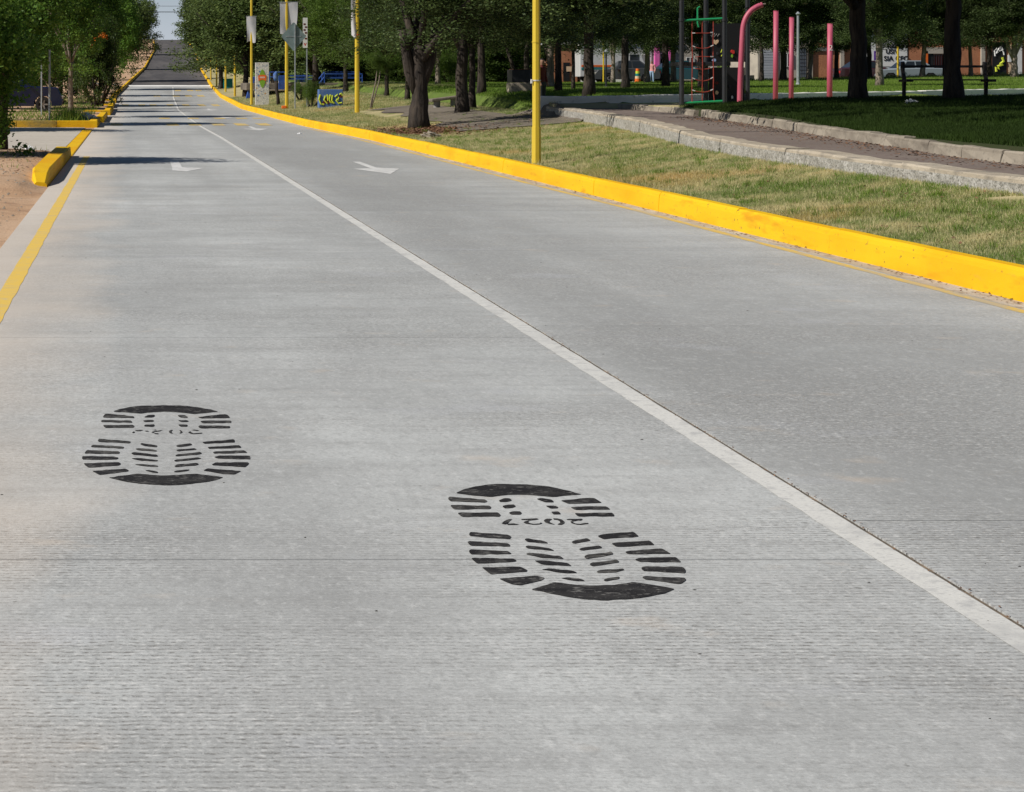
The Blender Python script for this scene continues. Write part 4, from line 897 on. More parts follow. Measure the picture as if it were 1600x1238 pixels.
# ------------------------------------------------------------------ mosaic pillar, planter, railings
Y = 95.; x = PX(409.5, Y); z = hz(x, Y)
r = thing('mosaic_pillar', (x, Y, z), 'white broken-tile mosaic pillar with a green leaf emblem', 'pillar')
w = 21 * Y / F; top = zof(98, Y, z)
mb = MB(); mb.box((0, 0, top / 2 - .05), (w, .35, top + .1)); b = mb.build('shaft', 'mosaic', r, bevel=.01)
cz = zof(123, Y, z); hh = 14.5 * Y / F; hw = 4.8 * Y / F
pts = [(hw * math.sin(a) * (abs(math.sin(a)) ** .35), -math.cos(a) * hh) for a in np.linspace(0, 2 * math.pi, 21)[:-1]]
mb = MB(); mb.prism([(p[0], cz + p[1]) for p in pts], -.192, -.178, 'y'); e = mb.build('leaf_emblem', 'leafgreen', r)
mb = MB(); mb.prism([(-6.5 * Y / F, cz + .1), (-6 * Y / F, cz + .17), (0, cz + .2), (6 * Y / F, cz + .17), (6.5 * Y / F, cz + .1), (6 * Y / F, cz - .12), (0, cz - .06), (-6 * Y / F, cz - .12)], -.2, -.186, 'y'); mb.build('ribbon', 'orange', e)
mb = MB()
for i in range(4): mb.prism([(-.12 + i * .065, cz + .02), (-.085 + i * .065, cz + .02), (-.085 + i * .065, cz + .1), (-.12 + i * .065, cz + .1)], -.205, -.197, 'y')
mb.build('pale_lettering', 'white', e)
# graffiti planter
Y = 80.; x = PX(517, Y); z = hz(x, Y); k = Y / F
r = thing('graffiti_planter', (x, Y, z), 'blue block painted with yellow graffiti on the grass', 'planter')
zt = zof(140, Y, z)
mb = MB(); mb.box((0, .3, zt / 2 - .05), (37 * k, .7, zt + .1)); b = mb.build('block', 'bluewall', r, bevel=.02)
scr = [[(-17, 22), (-19, 14), (-16, 6), (-11, 5)], [(-9, 20), (-11, 13), (-6, 7)], [(-6, 22), (-5, 12), (-3, 20)], [(-1, 22), (-3, 14), (-1, 9), (3, 8)], [(2, 21), (1, 12), (5, 7)], [(6, 18), (10, 22), (12, 16), (8, 12), (12, 7), (17, 8)], [(13, 22), (16, 24), (18, 20)], [(9, 14), (11, 15), (11, 12)]]
mb = MB()
for pl in scr: mb.tube([(a * k, -.055, c * k * .93) for a, c in pl], .038, 5)
mb.build('yellow_scribble', 'lime', b)
mb = MB()
for a, c in ((-11, 8), (-5, 8), (0, 11), (15, 18), (-8, 12)): mb.box((a * k, -.053, c * k), (.13, .02, .1), ry=.5)
mb.build('dark_red_patch', 'maroon', b)
# raised seat-height ramp and blue railings behind
Y = 112.; x = PX(490, Y); z = hz(x, Y); k = Y / F
r = thing('raised_terrace', (x, Y, z), 'low concrete terrace under the blue railings', 'terrace')
mb = MB(); zt = zof(130, Y, z); L0, L1 = PX(385, Y) - x, PX(565, Y) - x
mb.box(((L0 + L1) / 2, 3, zt / 2 - .1), (L1 - L0, 6, zt + .2)); mb.build('deck', 'plaza', r, bevel=.03)
mb = MB(); mb.box(((L0 + L1) / 2, -.22, zof(141, Y, z)), (L1 - L0 - .5, .42, .1)); mb.build('ledge', 'stone', r, bevel=.02)
for q in (-3.2, -.6, 2.0):
    mb = MB(); mb.box((q, -.2, .1), (.4, .34, zof(142, Y, z) * 1.6)); mb.build('ledge_support', 'stone', r)
def railing(pxa, pxb, Y, pyt, pyb, label, slope=0., infill=True, pickets=None):
    xa, xb = PX(pxa, Y), PX(pxb, Y); zt, zb = PZ(pyt, Y), PZ(pyb, Y)
    root = thing('blue_railing', (xa, Y, zb), label, 'railing', 'blue steel railings in the park'); L = xb - xa; h = zt - zb
    for f in (1., .55) if infill else (1.,):
        mb = MB(); mb.tube([(0, 0, h * f + slope), (L, 0, h * f)], .032, 6); mb.build('rail', 'blue', root)
    n = pickets or max(2, int(L / 1.4) + 1)
    for i in range(n):
        u = i / (n - 1); mb = MB(); mb.tube([(L * u, 0, slope * (1 - u)), (L * u, 0, h + slope * (1 - u))], .03, 6); mb.build('baluster', 'blue', root)
railing(421, 446, 111.8, 113, 130, 'short blue railing between the mosaic pillar and the bannered pole')
railing(436, 447, 111.4, 119, 140, 'blue barrier with close upright bars left of the bannered pole', pickets=7)
railing(449, 497, 111.9, 119, 130, 'long low blue railing behind the diamond sign post')
railing(462, 480, 116, 118, 129, 'blue slatted panel railing behind the steel posts', pickets=12)
railing(503, 566, 111.7, 116, 130, 'blue railing on the terrace right of the stair')
railing(505, 562, 117, 113, 127, 'second blue railing behind the terrace')
railing(497, 507, 111.6, 113, 130, 'sloping blue stair railing at the terrace steps', slope=-.45)
# slanted blue slide on the left
Y = 113.; x = PX(384, Y); z = hz(x, Y)
r = thing('blue_slide', (x, Y, z), 'slanting blue slide between the trunk and the mosaic pillar', 'slide')
mb = MB(); mb.prism([(0, 0), (.22, 0), (.62, zof(120, Y, z)), (.35, zof(120, Y, z))], -.3, .3, 'y'); mb.build('chute', 'blue', r, bevel=.02)
mb = MB(); mb.tube([(.5, .25, 0), (.5, .25, 1.0)], .04, 6); mb.build('support', 'blue', r)
# dark stump sculpture
Y = 93.; x = PX(433.5, Y); z = hz(x, Y); top = zof(112, Y, z)
r = thing('carved_stump', (x, Y, z), 'narrow dark carved stump with a blue head near the bannered pole', 'sculpture')
mb = MB(); mb.tube([(.05, 0, -.1), (.02, 0, .45), (-.05, 0, .8), (-.06, 0, top * .75)], [.11, .08, .09, .1], 9); mb.build('stem', 'bark', r, smooth=True)
mb = MB(); mb.tube([(-.06, 0, top * .72), (-.08, 0, top * .82), (-.1, -.02, top * .92), (-.04, -.03, top)], [.11, .14, .12, .05], 9); mb.build('head', 'bluewall', r, smooth=True)
# green box at the foot of the hill
Y = 150.; x = PX(356, Y); z = hz(x, Y)
r = thing('utility_box', (x, Y, z), 'small green utility box behind the yellow posts', 'utility box')
mb = MB(); mb.box((0, 0, .35), (.75, .5, .75)); mb.build('cabinet', 'teal', r, bevel=.02); mb = MB(); mb.box((0, 0, .75), (.8, .56, .05)); mb.build('lid', 'teal', r)
# sapling: two leaning bare stems
Y = 72.; x = PX(578, Y); z = hz(x, Y)
r = thing('sapling', (x, Y, z), 'young sapling of two crossed bare stems leaning right', 'sapling')
k = Y / F
for a, c in ((2, 12), (0, 9)):
    mb = MB(); mb.tube([(a * k * .3, 0, -.1), ((a + c * .4) * k, .03, 18 * k), ((a + c) * k, .0, 42 * k), ((a + c + 2) * k, 0, 60 * k)], [.035, .03, .025, .015], 6); mb.build('stem', 'bark_pale', r, smooth=True)
c = bpy.data.objects.new('foliage', CR['lite']); COL.objects.link(c); c.parent = r; c.location = (.4, 0, 1.9); c.scale = (.6, .6, .6)
# slab bench in the plaza
Y = 66.; x = PX(698, Y); z = hz(x, Y) + .03
r = thing('slab_bench', (x, Y, z), 'tilted concrete slab bench on round stubs in the plaza', 'bench')
mb = MB(); mb.box((0, 0, .3), (1.25, .5, .1), rz=.15, ry=-.12); mb.build('slab', 'plaza', r, bevel=.025)
for q in (-.35, .25): mb = MB(); mb.tube([(q, 0, -.05), (q, 0, .28)], .12, 10); mb.build('stub', 'grey_plaster', r)
# dark planter block with pale base
Y = 66.; x = PX(815, Y); z = hz(x, Y)
r = thing('planter_block', (x, Y, z), 'square dark block on a pale base behind the tall yellow pole', 'planter')
mb = MB(); mb.box((0, 0, .12), (.9, .9, .42)); mb.build('base', 'wall', r, bevel=.02)
mb = MB(); mb.box((0, 0, .56), (.86, .86, .45)); mb.build('box', 'black_steel', r, bevel=.02)
mb = MB(); mb.box((0, 0, .8), (.74, .74, .02)); mb.build('soil', 'mulch', r)

# ------------------------------------------------------------------ playground
Y0 = 50.; k = Y0 / F
pgx = PX(1065, Y0); pgz = hz(pgx + .6, Y0 + .5)
r = thing('climbing_frame', (pgx, Y0, pgz), 'black playground tower with a red rope net and green bars', 'climbing frame')
W_ = 67 * k; D_ = 1.25
posts = [(0, 0), (W_, 0), (PX(1103, Y0 + D_) - pgx, D_), (PX(1168, Y0 + D_) - pgx, D_)]
for a, c in posts:
    mb = MB(); mb.tube([(a, c, -.2), (a, c, 3.6)], .065, 12); p = mb.build('post', 'black_steel', r, smooth=False)
    for zc in (.05, zof(31, Y0, pgz)):
        mb = MB(); mb.tube([(a, c, zc - .04), (a, c, zc + .04)], .082, 12); mb.build('collar', 'black_steel', p)
for py in (31, 160):
    mb = MB(); zz = zof(py, Y0, pgz); mb.tube([(.07, 0, zz - .02), (W_ - .06, 0, zz + .03)], .032, 8); mb.build('green_bar', 'green_steel', r)
gx = PX(1097, Y0) - pgx
mb = MB(); mb.tube([(gx, .3, zof(42, Y0, pgz)), (gx - .03, .3, zof(36, Y0, pgz)), (gx - .03, .3, zof(12, Y0, pgz)), (gx + .03, .3, zof(10, Y0, pgz))], .022, 6); mb.build('green_handle', 'green_steel', r)
nx = [PX(p, Y0) - pgx for p in (1081.5, 1097.5, 1114.5)]
zt, zb = zof(33, Y0, pgz), zof(159, Y0, pgz)
for i, a in enumerate(nx):
    mb = MB(); mb.tube([(a, .02 * math.sin(t * 9 + i), zb + (zt - zb) * t) if 0 < t < 1 else (a + (.03 if i == 2 and t == 0 else 0), 0, zb + (zt - zb) * t) for t in np.linspace(0, 1, 9)], .013, 6); mb.build('rope', 'rope', r)
for j, py in enumerate((52, 72, 90, 106, 122, 141)):
    zz = zof(py, Y0, pgz); sag = [0, .05, -.02, .03, .06, .04][j]
    mb = MB(); pts = [(nx[0], 0, zz), (nx[0] * .5 + nx[1] * .5, -.02, zz - sag), (nx[1], 0, zz - sag * 1.4), (nx[1] * .5 + nx[2] * .5, -.02, zz - sag), (nx[2], 0, zz + .02)]
    mb.tube(pts, .012, 5); o = mb.build('cross_rope', 'rope', r)
    mb = MB(); mb.tube([pts[0], Vector(pts[0]).lerp(Vector(pts[1]), .55)], .016, 5); mb.tube([pts[4], Vector(pts[4]).lerp(Vector(pts[3]), .55)], .016, 5); mb.build('rope_clip', 'silver', o)
zz = zof(100, Y0, pgz); mb = MB(); mb.box((W_ / 2 + .12, D_ / 2, zz), (W_ + .1, D_, .1)); mb.build('platform', 'black_steel', r, bevel=.01)
x0, x1 = PX(1107, Y0 + 1.2) - pgx, PX(1166, Y0 + 1.2) - pgx
mb = MB(); mb.box(((x0 + x1) / 2, D_, (zof(37, Y0 + 1.2, pgz) + zof(97, Y0 + 1.2, pgz)) / 2), (x1 - x0, .04, zof(37, Y0 + 1.2, pgz) - zof(97, Y0 + 1.2, pgz))); up = mb.build('upper_panel', 'black', r, bevel=.008)
mb = MB(); mb.box(((x0 + x1) / 2, D_, (zof(105, Y0 + 1.2, pgz)) / 2), (x1 - x0 - .05, .04, zof(105, Y0 + 1.2, pgz) - .02)); lp = mb.build('lower_panel', 'black', r, bevel=.008)
def blob(px, py, rx, rz_, m, par, seed):
    rg = random.Random(seed); a0 = PX(px, Y0 + 1.1) - pgx; c0 = zof(py, Y0 + 1.1, pgz)
    pts = [(a0 + math.cos(a) * rx * k * rg.uniform(.7, 1.1), c0 + math.sin(a) * rz_ * k * rg.uniform(.7, 1.1)) for a in np.linspace(0, 2 * math.pi, 10)[:-1]]
    mb = MB(); mb.prism(pts, D_ - .05, D_ - .025, 'y'); mb.build('climbing_hold', m, par)
a0 = PX(1120.5, Y0 + 1.1) - pgx; c0 = zof(66, Y0 + 1.1, pgz)
mb = MB(); mb.prism([(a0 + s_ * k, c0 + t_ * k) for s_, t_ in ((0, -4), (4, 0), (4.5, 3), (2.5, 4), (0, 2.2), (-2.5, 4), (-4.5, 2), (-3.5, -2))], D_ - .05, D_ - .025, 'y'); mb.build('climbing_hold', 'cream', up)
for args in ((1118, 94, 3.5, 3, 'blue_cloth', up, 3), (1147, 81, 3.5, 3.5, 'red', up, 4), (1146, 88, 1.5, 3, 'leafgreen', up, 5), (1122, 145, 3, 3.5, 'cream', lp, 6), (1146, 152, 2, 3, 'white', lp, 7), (1143, 136, 2.5, 4, 'dark_cloth', lp, 8), (1122, 130, 3, 3, 'maroon', lp, 9), (1123, 84, 2, 2.5, 'dark_cloth', up, 10)): blob(*args)
mb = MB(); g = [(1131, 76), (1128.5, 82), (1132, 83), (1129, 88), (1134, 86), (1131, 80), (1134, 90)]
mb.tube([(PX(p, Y0 + 1.1) - pgx, D_ - .035, zof(q, Y0 + 1.1, pgz)) for p, q in g], .012, 5); mb.build('green_scribble', 'lime', up)
mb = MB(); g = [(1113, 56), (1116, 52), (1114, 58), (1119, 52), (1118, 58), (1122, 53), (1123, 57), (1126, 53)]
mb.tube([(PX(p, Y0 + 1.1) - pgx, D_ - .035, zof(q, Y0 + 1.1, pgz)) for p, q in g], .008, 5); mb.build('grey_scribble', 'grey_plaster', up)

def pink_post(px, Y, w, pyt, label, bend=False, two=False):
    x = PX(px, Y); z = hz(x, Y); kk = Y / F; root = thing('pink_post', (x, Y, z), label, 'post', 'pink playground posts')
    mb = MB(); h = zof(pyt, Y, z)
    if bend:
        pts = [(0, 0, -.2), (.0, 0, .5), (4 * kk, 0, zof(60, Y, z)), (5 * kk, 0, zof(42, Y, z)), (9 * kk, 0, zof(28, Y, z)), (17 * kk, 0, zof(17, Y, z)), (26 * kk, 0, zof(11, Y, z)), (35 * kk, 0, zof(7.5, Y, z))]
        for _ in range(2):
            q = [pts[0]]
            for a, c in zip(pts[:-1], pts[1:]): q += [tuple(Vector(a).lerp(Vector(c), .25)), tuple(Vector(a).lerp(Vector(c), .75))]
            pts = q + [pts[-1]]
        mb.tube(pts, w * kk / 2, 12)
    else: mb.tube([(0, 0, -.3), (.02, 0, h)], w * kk / 2, 12)
    mb.build('tube', 'pink', root, smooth=True)
    if not bend:
        mb = MB(); mb.tube([(.02, 0, h), (.02, 0, h + .02)], w * kk / 2 * 1.05, 12); mb.build('cap', 'pink', root)
    else:
        mb = MB(); e = Vector(pts[-1]); mb.tube([e, e + Vector((.09, 0, .02))], [.03, .02], 8); mb.build('pipe_end', 'bark_pale', root)
    if two:
        cu = bpy.data.curves.new('t', 'FONT'); cu.body = '2'; cu.size = .22; cu.align_x = 'CENTER'; cu.extrude = .004
        to = bpy.data.objects.new('t', cu); COL.objects.link(to); me = bpy.data.meshes.new_from_object(to); bpy.data.objects.remove(to)
        o = link('number', me, 'white', root); o.rotation_euler = (math.pi / 2, 0, 0); o.location = (.01, -w * kk / 2 - .004, zof(79, Y, z))
    return root
pink_post(1156, 48.5, 8.5, 8, 'pink post curving over to the right beside the black tower', True)
pink_post(1211.5, 54, 8, 18, 'straight pink post right of the curved one')
pink_post(1236, 55, 7.5, 28, 'pink post with peeling rusty foot')
pink_post(1296, 53, 8.5, 38, 'pink post bearing a white number 2, left of the black trunk', two=True)
# grey lamp post in the park
for px, Yp, wd, pyt, lb in ((1247, 90, 5, 25, 'slim pale grey lamp post behind the pink posts'), (947, 80, 3, 85, 'short dark green post on the lawn before the van')):
    x = PX(px, Yp); z = hz(x, Yp); r = thing('lamp_post', (x, Yp, z), lb, 'post'); mb = MB(); hh = zof(pyt, Yp, z)
    mb.tube([(0, 0, -.1), (0, 0, hh)], [wd * Yp / F / 2, wd * Yp / F / 2 * .8], 8); mb.build('shaft', 'galv' if px > 1000 else 'black_steel', r)
    mb = MB(); mb.tube([(0, 0, -.05), (0, 0, .12)], [wd * Yp / F * .9, wd * Yp / F * .6], 8); mb.build('foot', 'galv' if px > 1000 else 'black_steel', r)
    mb = MB(); mb.tube([(0, 0, hh), (0, 0, hh + .1), (0, 0, hh + .2)], [.05, .12, .03], 8); mb.build('lamp_head', 'galv', r)
# bench on the mound
Y = 46.; xa, xb = PX(1413, Y), PX(1541, Y); k = Y / F; z = PZ(147, Y)
r = thing('park_bench', ((xa + xb) / 2, Y, z), 'dark park bench seen against the bright lawn between the black trunks', 'bench')
L = xb - xa; zs = PZ(125, Y) - z; zb = PZ(104, Y) - z
for s_ in (-1, 1):
    mb = MB(); mb.prism([(-.02, -.2), (.06, -.2), (.06, zs), (.16, zs + .32), (.12, zb + .12), (.03, zb + .1), (.05, zs + .2), (-.05, zs), (-.02, .1)], s_ * L / 2 - .035, s_ * L / 2 + .035, 'x'); mb.build('leg', 'bench', r, bevel=.006)
    mb = MB(); mb.box((s_ * (L / 2) - .05, -.22, zs - .02), (.16, .5, .06)); mb.build('arm', 'bench', r, bevel=.006)
for q in (0, 1, 2): mb = MB(); mb.box((0, -.38 + q * .16, zs), (L + .1, .12, .035)); mb.build('seat_slat', 'bench', r, bevel=.005)
mb = MB(); mb.box((0, .11, zb), (L + .1, .03, .06)); mb.build('back_slat', 'bench', r, bevel=.005)

# ------------------------------------------------------------------ cars
def stz(x): return 1.42
def car(x, y, z, rz, m, label, L=4.3, Wd=1.75, Hh=1.48, kind='sedan', s=1.):
    root = thing('parked_car', (x, y, z), label, 'car', 'cars parked around the park', rz)
    wr = .33; fx, bx = L * .31, -L * .3
    def arch(cx): return [(cx + math.cos(a) * (wr + .06), wr + math.sin(a) * (wr + .06)) for a in np.linspace(math.pi * 1.06, -math.pi * .06, 9)]
    hood, deck = .62 * Hh, .66 * Hh
    low = [(-L / 2 + .05, .3), *arch(bx), *arch(fx), (L / 2 - .06, .28), (L / 2, .5), (L / 2 - .06, .62), (L / 2 - .25, hood - .03), (L * .2, hood + .03), (-L * .25, deck + .02), (-L / 2 + .1, deck), (-L / 2, .6), (-L / 2, .42)]
    n = len(low); vs = []
    for yy, ins in ((-Wd / 2, 0), (-Wd / 2 + .07, .0), (Wd / 2 - .07, 0), (Wd / 2, 0)):
        e = abs(yy) > Wd / 2 - .05
        vs += [(p[0] * (.985 if e else 1), yy, p[1] - (.045 if e and p[1] > .7 else 0)) for p in low]
    fs = [(j * n + i, j * n + (i + 1) % n, (j + 1) * n + (i + 1) % n, (j + 1) * n + i) for j in range(3) for i in range(n)] + [tuple(range(n)), tuple(3 * n + i for i in range(n))]
    mb = MB(); mb.add(vs, fs); mb.build('body', m, root)
    if kind == 'sedan': cab = [(L * .2, hood), (L * .05, Hh), (-L * .2, Hh), (-L * .36, deck)]
    else: cab = [(L * .2, hood), (L * .07, Hh), (-L * .42, Hh - .03), (-L * .48, deck)]
    vs = []
    for yy, f in ((-Wd / 2 + .06, 0), (Wd / 2 - .06, 0)):
        sg = 1 if yy > 0 else -1
        vs += [(p[0], yy - (sg * .18 if p[1] > Hh - .1 else 0), p[1]) for p in cab]
    mb = MB(); mb.add(vs, [(0, 1, 2, 3), (7, 6, 5, 4), (0, 4, 5, 1), (1, 5, 6, 2), (2, 6, 7, 3), (3, 7, 4, 0)]); mb.build('cabin', m, root, bevel=.03)
    def lerp(a, b_, t): return tuple(p + (q - p) * t for p, q in zip(a, b_))
    for sg in (-1, 1):
        o = 0 if sg < 0 else 4; A, B, C_, D = [Vector(vs[o + i]) + Vector((0, sg * .012, 0)) for i in range(4)]
        for u0, u1 in ((.1, .48), (.53, .9)):
            q = [D.lerp(A, u0).lerp(C_.lerp(B, u0), .12), D.lerp(A, u1).lerp(C_.lerp(B, u1), .12), D.lerp(A, u1).lerp(C_.lerp(B, u1), .88), D.lerp(A, u0).lerp(C_.lerp(B, u0), .88)]
            mb = MB(); mb.add(q, [(0, 1, 2, 3)]); mb.build('side_window', 'glass', root, fix=False)
    for (i0, i1), nm in (((0, 1), 'windscreen'), ((3, 2), 'rear_window')):
        a, b_, c, d = Vector(vs[i0]), Vector(vs[i0 + 4]), Vector(vs[i1 + 4]), Vector(vs[i1]); nrm = (b_ - a).cross(d - a).normalized(); nrm = nrm if nrm.x * (1 if i0 == 0 else -1) > 0 else -nrm
        q = [a.lerp(d, .1).lerp(b_.lerp(c, .1), .07), a.lerp(d, .1).lerp(b_.lerp(c, .1), .93), a.lerp(d, .9).lerp(b_.lerp(c, .9), .93), a.lerp(d, .9).lerp(b_.lerp(c, .9), .07)]
        mb = MB(); mb.add([p + nrm * .012 for p in q], [(0, 1, 2, 3)]); mb.build(nm, 'glass', root, fix=False)
    for cx in (fx, bx):
        for sg in (-1, 1):
            w = bpy.data.objects.new('wheel', None); COL.objects.link(w); w.parent = root; w.location = (cx, sg * (Wd / 2 - .11), wr)
            mb = MB(); pr = [(wr * .62, -.1), (wr * .93, -.1), (wr, -.06), (wr, .06), (wr * .93, .1), (wr * .62, .1)]; ns = 18
            V_ = [(q[0] * math.cos(a), q[1], q[0] * math.sin(a)) for a in np.linspace(0, 2 * math.pi, ns, endpoint=False) for q in pr]
            mb.add(V_, [(i * 6 + j, i * 6 + (j + 1) % 6, ((i + 1) % ns) * 6 + (j + 1) % 6, ((i + 1) % ns) * 6 + j) for i in range(ns) for j in range(6)]); mb.build('tyre', 'rubber', w, smooth=False)
            mb = MB(); mb.tube([(0, -.05, 0), (0, .05, 0)], wr * .2, 10)
            for q in range(5):
                a = 2 * math.pi * q / 5; mb.box((math.cos(a) * wr * .38, sg * .04, math.sin(a) * wr * .38), (wr * .55, .04, wr * .2), ry=-a)
            mb.build('rim', 'alloy', w)
            mb = MB(); mb.tube([(0, -.03, 0), (0, .03, 0)], wr * .64, 14); mb.build('hub_plate', 'black', w)
    for sg in (-1, 1):
        mb = MB(); mb.box((L / 2 - .1, sg * (Wd / 2 - .2), .64), (.2, .34, .15)); mb.build('headlight', 'lamp_glass', root, bevel=.03)
        mb = MB(); mb.box((-L / 2 + .03, sg * (Wd / 2 - .18), .72), (.1, .26, .18)); mb.build('tail_light', 'red', root, bevel=.02)
        mb = MB(); mb.box((L * .17, sg * (Wd / 2 + .06), hood + .08), (.1, .14, .1)); mb.build('mirror', m, root, bevel=.02)
    mb = MB(); mb.box((L / 2 - .01, 0, .42), (.1, Wd * .9, .16)); mb.build('front_bumper', 'dark_cloth', root, bevel=.03)
    mb = MB(); mb.box((-L / 2 + .01, 0, .45), (.1, Wd * .9, .16)); mb.build('rear_bumper', 'dark_cloth', root, bevel=.03)
    root.scale = (s, s, s)
    return root
car(PX(95, 83) - 2.3, 83.5, hl(-5, 83), .05, 'car_blue', 'dark blue car behind the leaves at the left edge, front to the right', 4.6, 1.8, 1.75, 'suv', 1.04)
car(PX(1068, 121), 121.5, stz(PX(1068, 121)), 0, 'car_teal', 'dark teal car parked behind the black climbing frame')
car(PX(975, 121), 121, stz(PX(975, 121)), math.pi, 'car_grey', 'dark grey car parked in front of the white van')
car(PX(1415, 121), 121, stz(PX(1415, 121)), math.pi, 'car_silver', 'silver-blue car in front of the white lettered wall')
car(PX(1352, 122), 121.6, stz(PX(1352, 122)), 0, 'car_red', 'very dark maroon car left of the silver-blue car')
# white van with stripes
x = PX(957, 125); r = thing('white_van', (x, 125.5, 1.5), 'white van with red and green stripes on the far street', 'van')
mb = MB(); mb.prism([(-2.3, .35), (2.0, .35), (2.4, .6), (2.4, 1.1), (2.05, 1.3), (1.7, 2.1), (1.5, 2.2), (-2.25, 2.2), (-2.3, 2.1)], -.95, .95, 'y'); mb.build('body', 'van_white', r, bevel=.05)
for zz, m in ((1.08, 'orange'), (.88, 'teal')): mb = MB(); mb.box((-.2, -.965, zz), (4.0, .02, .12)); mb.build('stripe', m, r)
for q in (-1.5, 1.5):
    for sg in (-1, 1):
        mb = MB(); mb.tube([(q, sg * .96, .34), (q, sg * .72, .34)], .34, 16); w = mb.build('wheel', 'rubber', r); mb = MB(); mb.tube([(q, sg * .975, .34), (q, sg * .95, .34)], .18, 12); mb.build('rim', 'alloy', w)
mb = MB(); mb.box((1.35, -.96, 1.6), (.6, .02, .5)); mb.build('side_window', 'glass', r)
mb = MB(); mb.box((1.9, 0, 1.7), (.02, 1.6, .6), ry=-.4); mb.build('windscreen', 'glass', r)

# ------------------------------------------------------------------ buildings across the street
YB = 129.; kb = YB / F
def bx_(px): return PX(px, YB)
def building(px0, px1, py_top, m, label, feats, depth=6, name='building', dy=0.):
    x0, x1 = bx_(px0), bx_(px1); zt = PZ(py_top, YB) - 1.45
    root = thing(name, ((x0 + x1) / 2, YB + dy, 1.45), label, 'building'); w = x1 - x0
    mb = MB(); mb.box((0, depth / 2, zt / 2), (w, depth, zt)); wl = mb.build('wall', m, root)
    mb = MB(); mb.box((0, depth / 2 - .05, zt + .08), (w + .1, depth + .2, .16)); mb.build('roof_slab', 'grey_plaster', root)
    for f in feats: f(root, (x0 + x1) / 2)
    return root
def panel(name, pa, pb, ya, yb, m, d=.06, sub=None):
    def f(root, cx):
        xa, xb, za, zb_ = bx_(pa) - cx, bx_(pb) - cx, PZ(yb, YB) - 1.45, PZ(ya, YB) - 1.45
        mb = MB(); mb.box(((xa + xb) / 2, -d / 2 + .01, (za + zb_) / 2), (xb - xa, d, zb_ - za)); o = mb.build(name, m, root)
        if sub: sub(o, xa, xb, za, zb_, -d + .01)
    return f
def bars(nx_, nz_, m='black_steel', r_=.02):
    def f(o, xa, xb, za, zb_, y):
        for i in range(nx_ + 1): mb = MB(); q = xa + (xb - xa) * i / nx_; mb.box((q, y - .02, (za + zb_) / 2), (r_ * 2, .03, zb_ - za)); mb.build('bar', m, o)
        for j in range(nz_ + 1): mb = MB(); q = za + (zb_ - za) * j / nz_; mb.box(((xa + xb) / 2, y - .021, q), (xb - xa, .03, r_ * 2)); mb.build('bar', m, o)
    return f
def slats(o, xa, xb, za, zb_, y):
    n = 12
    for j in range(n): mb = MB(); q = za + (zb_ - za) * (j + .5) / n; mb.box(((xa + xb) / 2, y - .012, q), (xb - xa - .06, .03, (zb_ - za) / n * .8)); mb.build('shutter_slat', 'shutter', o)
def courses(root, cx): pass
def text_lines(lines, pa, size):
    def f(o, xa, xb, za, zb_, y):
        for body, pxl, pyb, hpx in lines:
            cu = bpy.data.curves.new('t', 'FONT'); cu.body = body; cu.size = hpx * kb / .70; cu.extrude = .01; cu.space_character = 1.05; cu.offset = .012
            to = bpy.data.objects.new('t', cu); COL.objects.link(to); me = bpy.data.meshes.new_from_object(to); bpy.data.objects.remove(to)
            t = link('lettering', me, 'black', o); t.rotation_euler = (math.pi / 2, 0, 0); t.location = (xa + (bx_(pxl) - bx_(pa)), y - .012, PZ(pyb, YB) - 1.45)
    return f
building(1184, 1263, 58, 'plaster', 'beige plaster house with a grey roller shutter and a barred white gate', [panel('roller_shutter', 1191, 1213, 78, 127, 'shutter', .08, slats), panel('gate', 1249, 1259, 76, 127, 'white', .08, bars(3, 9)), panel('window', 1226, 1238, 84, 104, 'glass', .05, bars(3, 1, 'white'))])
building(1264, 1331, 56, 'brickwall', 'orange brick house behind the pink post with the number 2', [panel('pilaster', 1264, 1269, 58, 127, 'plaster', .15), panel('pilaster', 1312, 1318, 58, 127, 'plaster', .15), panel('lintel', 1269, 1312, 74, 80, 'grey_plaster', .1)])
building(1332, 1418, 50, 'white', 'white wall lettered in black behind the parked silver-blue car', [panel('sign_board', 1338, 1417, 66, 104, 'white', .06, text_lines([('NAMIE', 1386, 76, 5.5), ('USIV', 1383.5, 84, 6.5), ('SIA CFC', 1380.5, 95, 7.2)], 1338, 1)), panel('purple_poster', 1365, 1371, 80, 94, 'purple', .075), panel('plinth', 1338, 1417, 104, 127, 'grey_plaster', .05)])
building(1419, 1549, 50, 'brickwall', 'long orange brick house with a dark doorway behind the bench', [panel('door', 1449, 1458, 82, 127, 'black', .05), panel('orange_post', 1445.5, 1449, 80, 127, 'orange', .12), panel('gate', 1459, 1474, 86, 121, 'maroon', .06, bars(4, 2)), panel('lintel', 1444, 1476, 74, 84, 'plaster', .12), panel('pilaster', 1532, 1538, 58, 127, 'plaster', .15), panel('drainpipe', 1443.2, 1444.6, 60, 127, 'white', .1)])
def scribble(o, xa, xb, za, zb_, y):
    cx = bx_(1561); c = []
    for pl, m in (([(1554, 88), (1553, 80), (1556, 76), (1558, 82), (1555, 84), (1560, 76), (1564, 73), (1566, 78), (1561, 80), (1562, 74), (1567, 82), (1568, 86)], 'white'), ([(1565, 90), (1567, 96), (1562, 100), (1566, 101), (1558, 104), (1560, 108), (1555, 106), (1556, 112)], 'lime')):
        mb = MB(); mb.tube([(xa + (bx_(p) - bx_(1550)), y - .02, PZ(q, YB) - 1.45) for p, q in pl], .05 if m == 'white' else .09, 6); mb.build('graffiti', m, o)
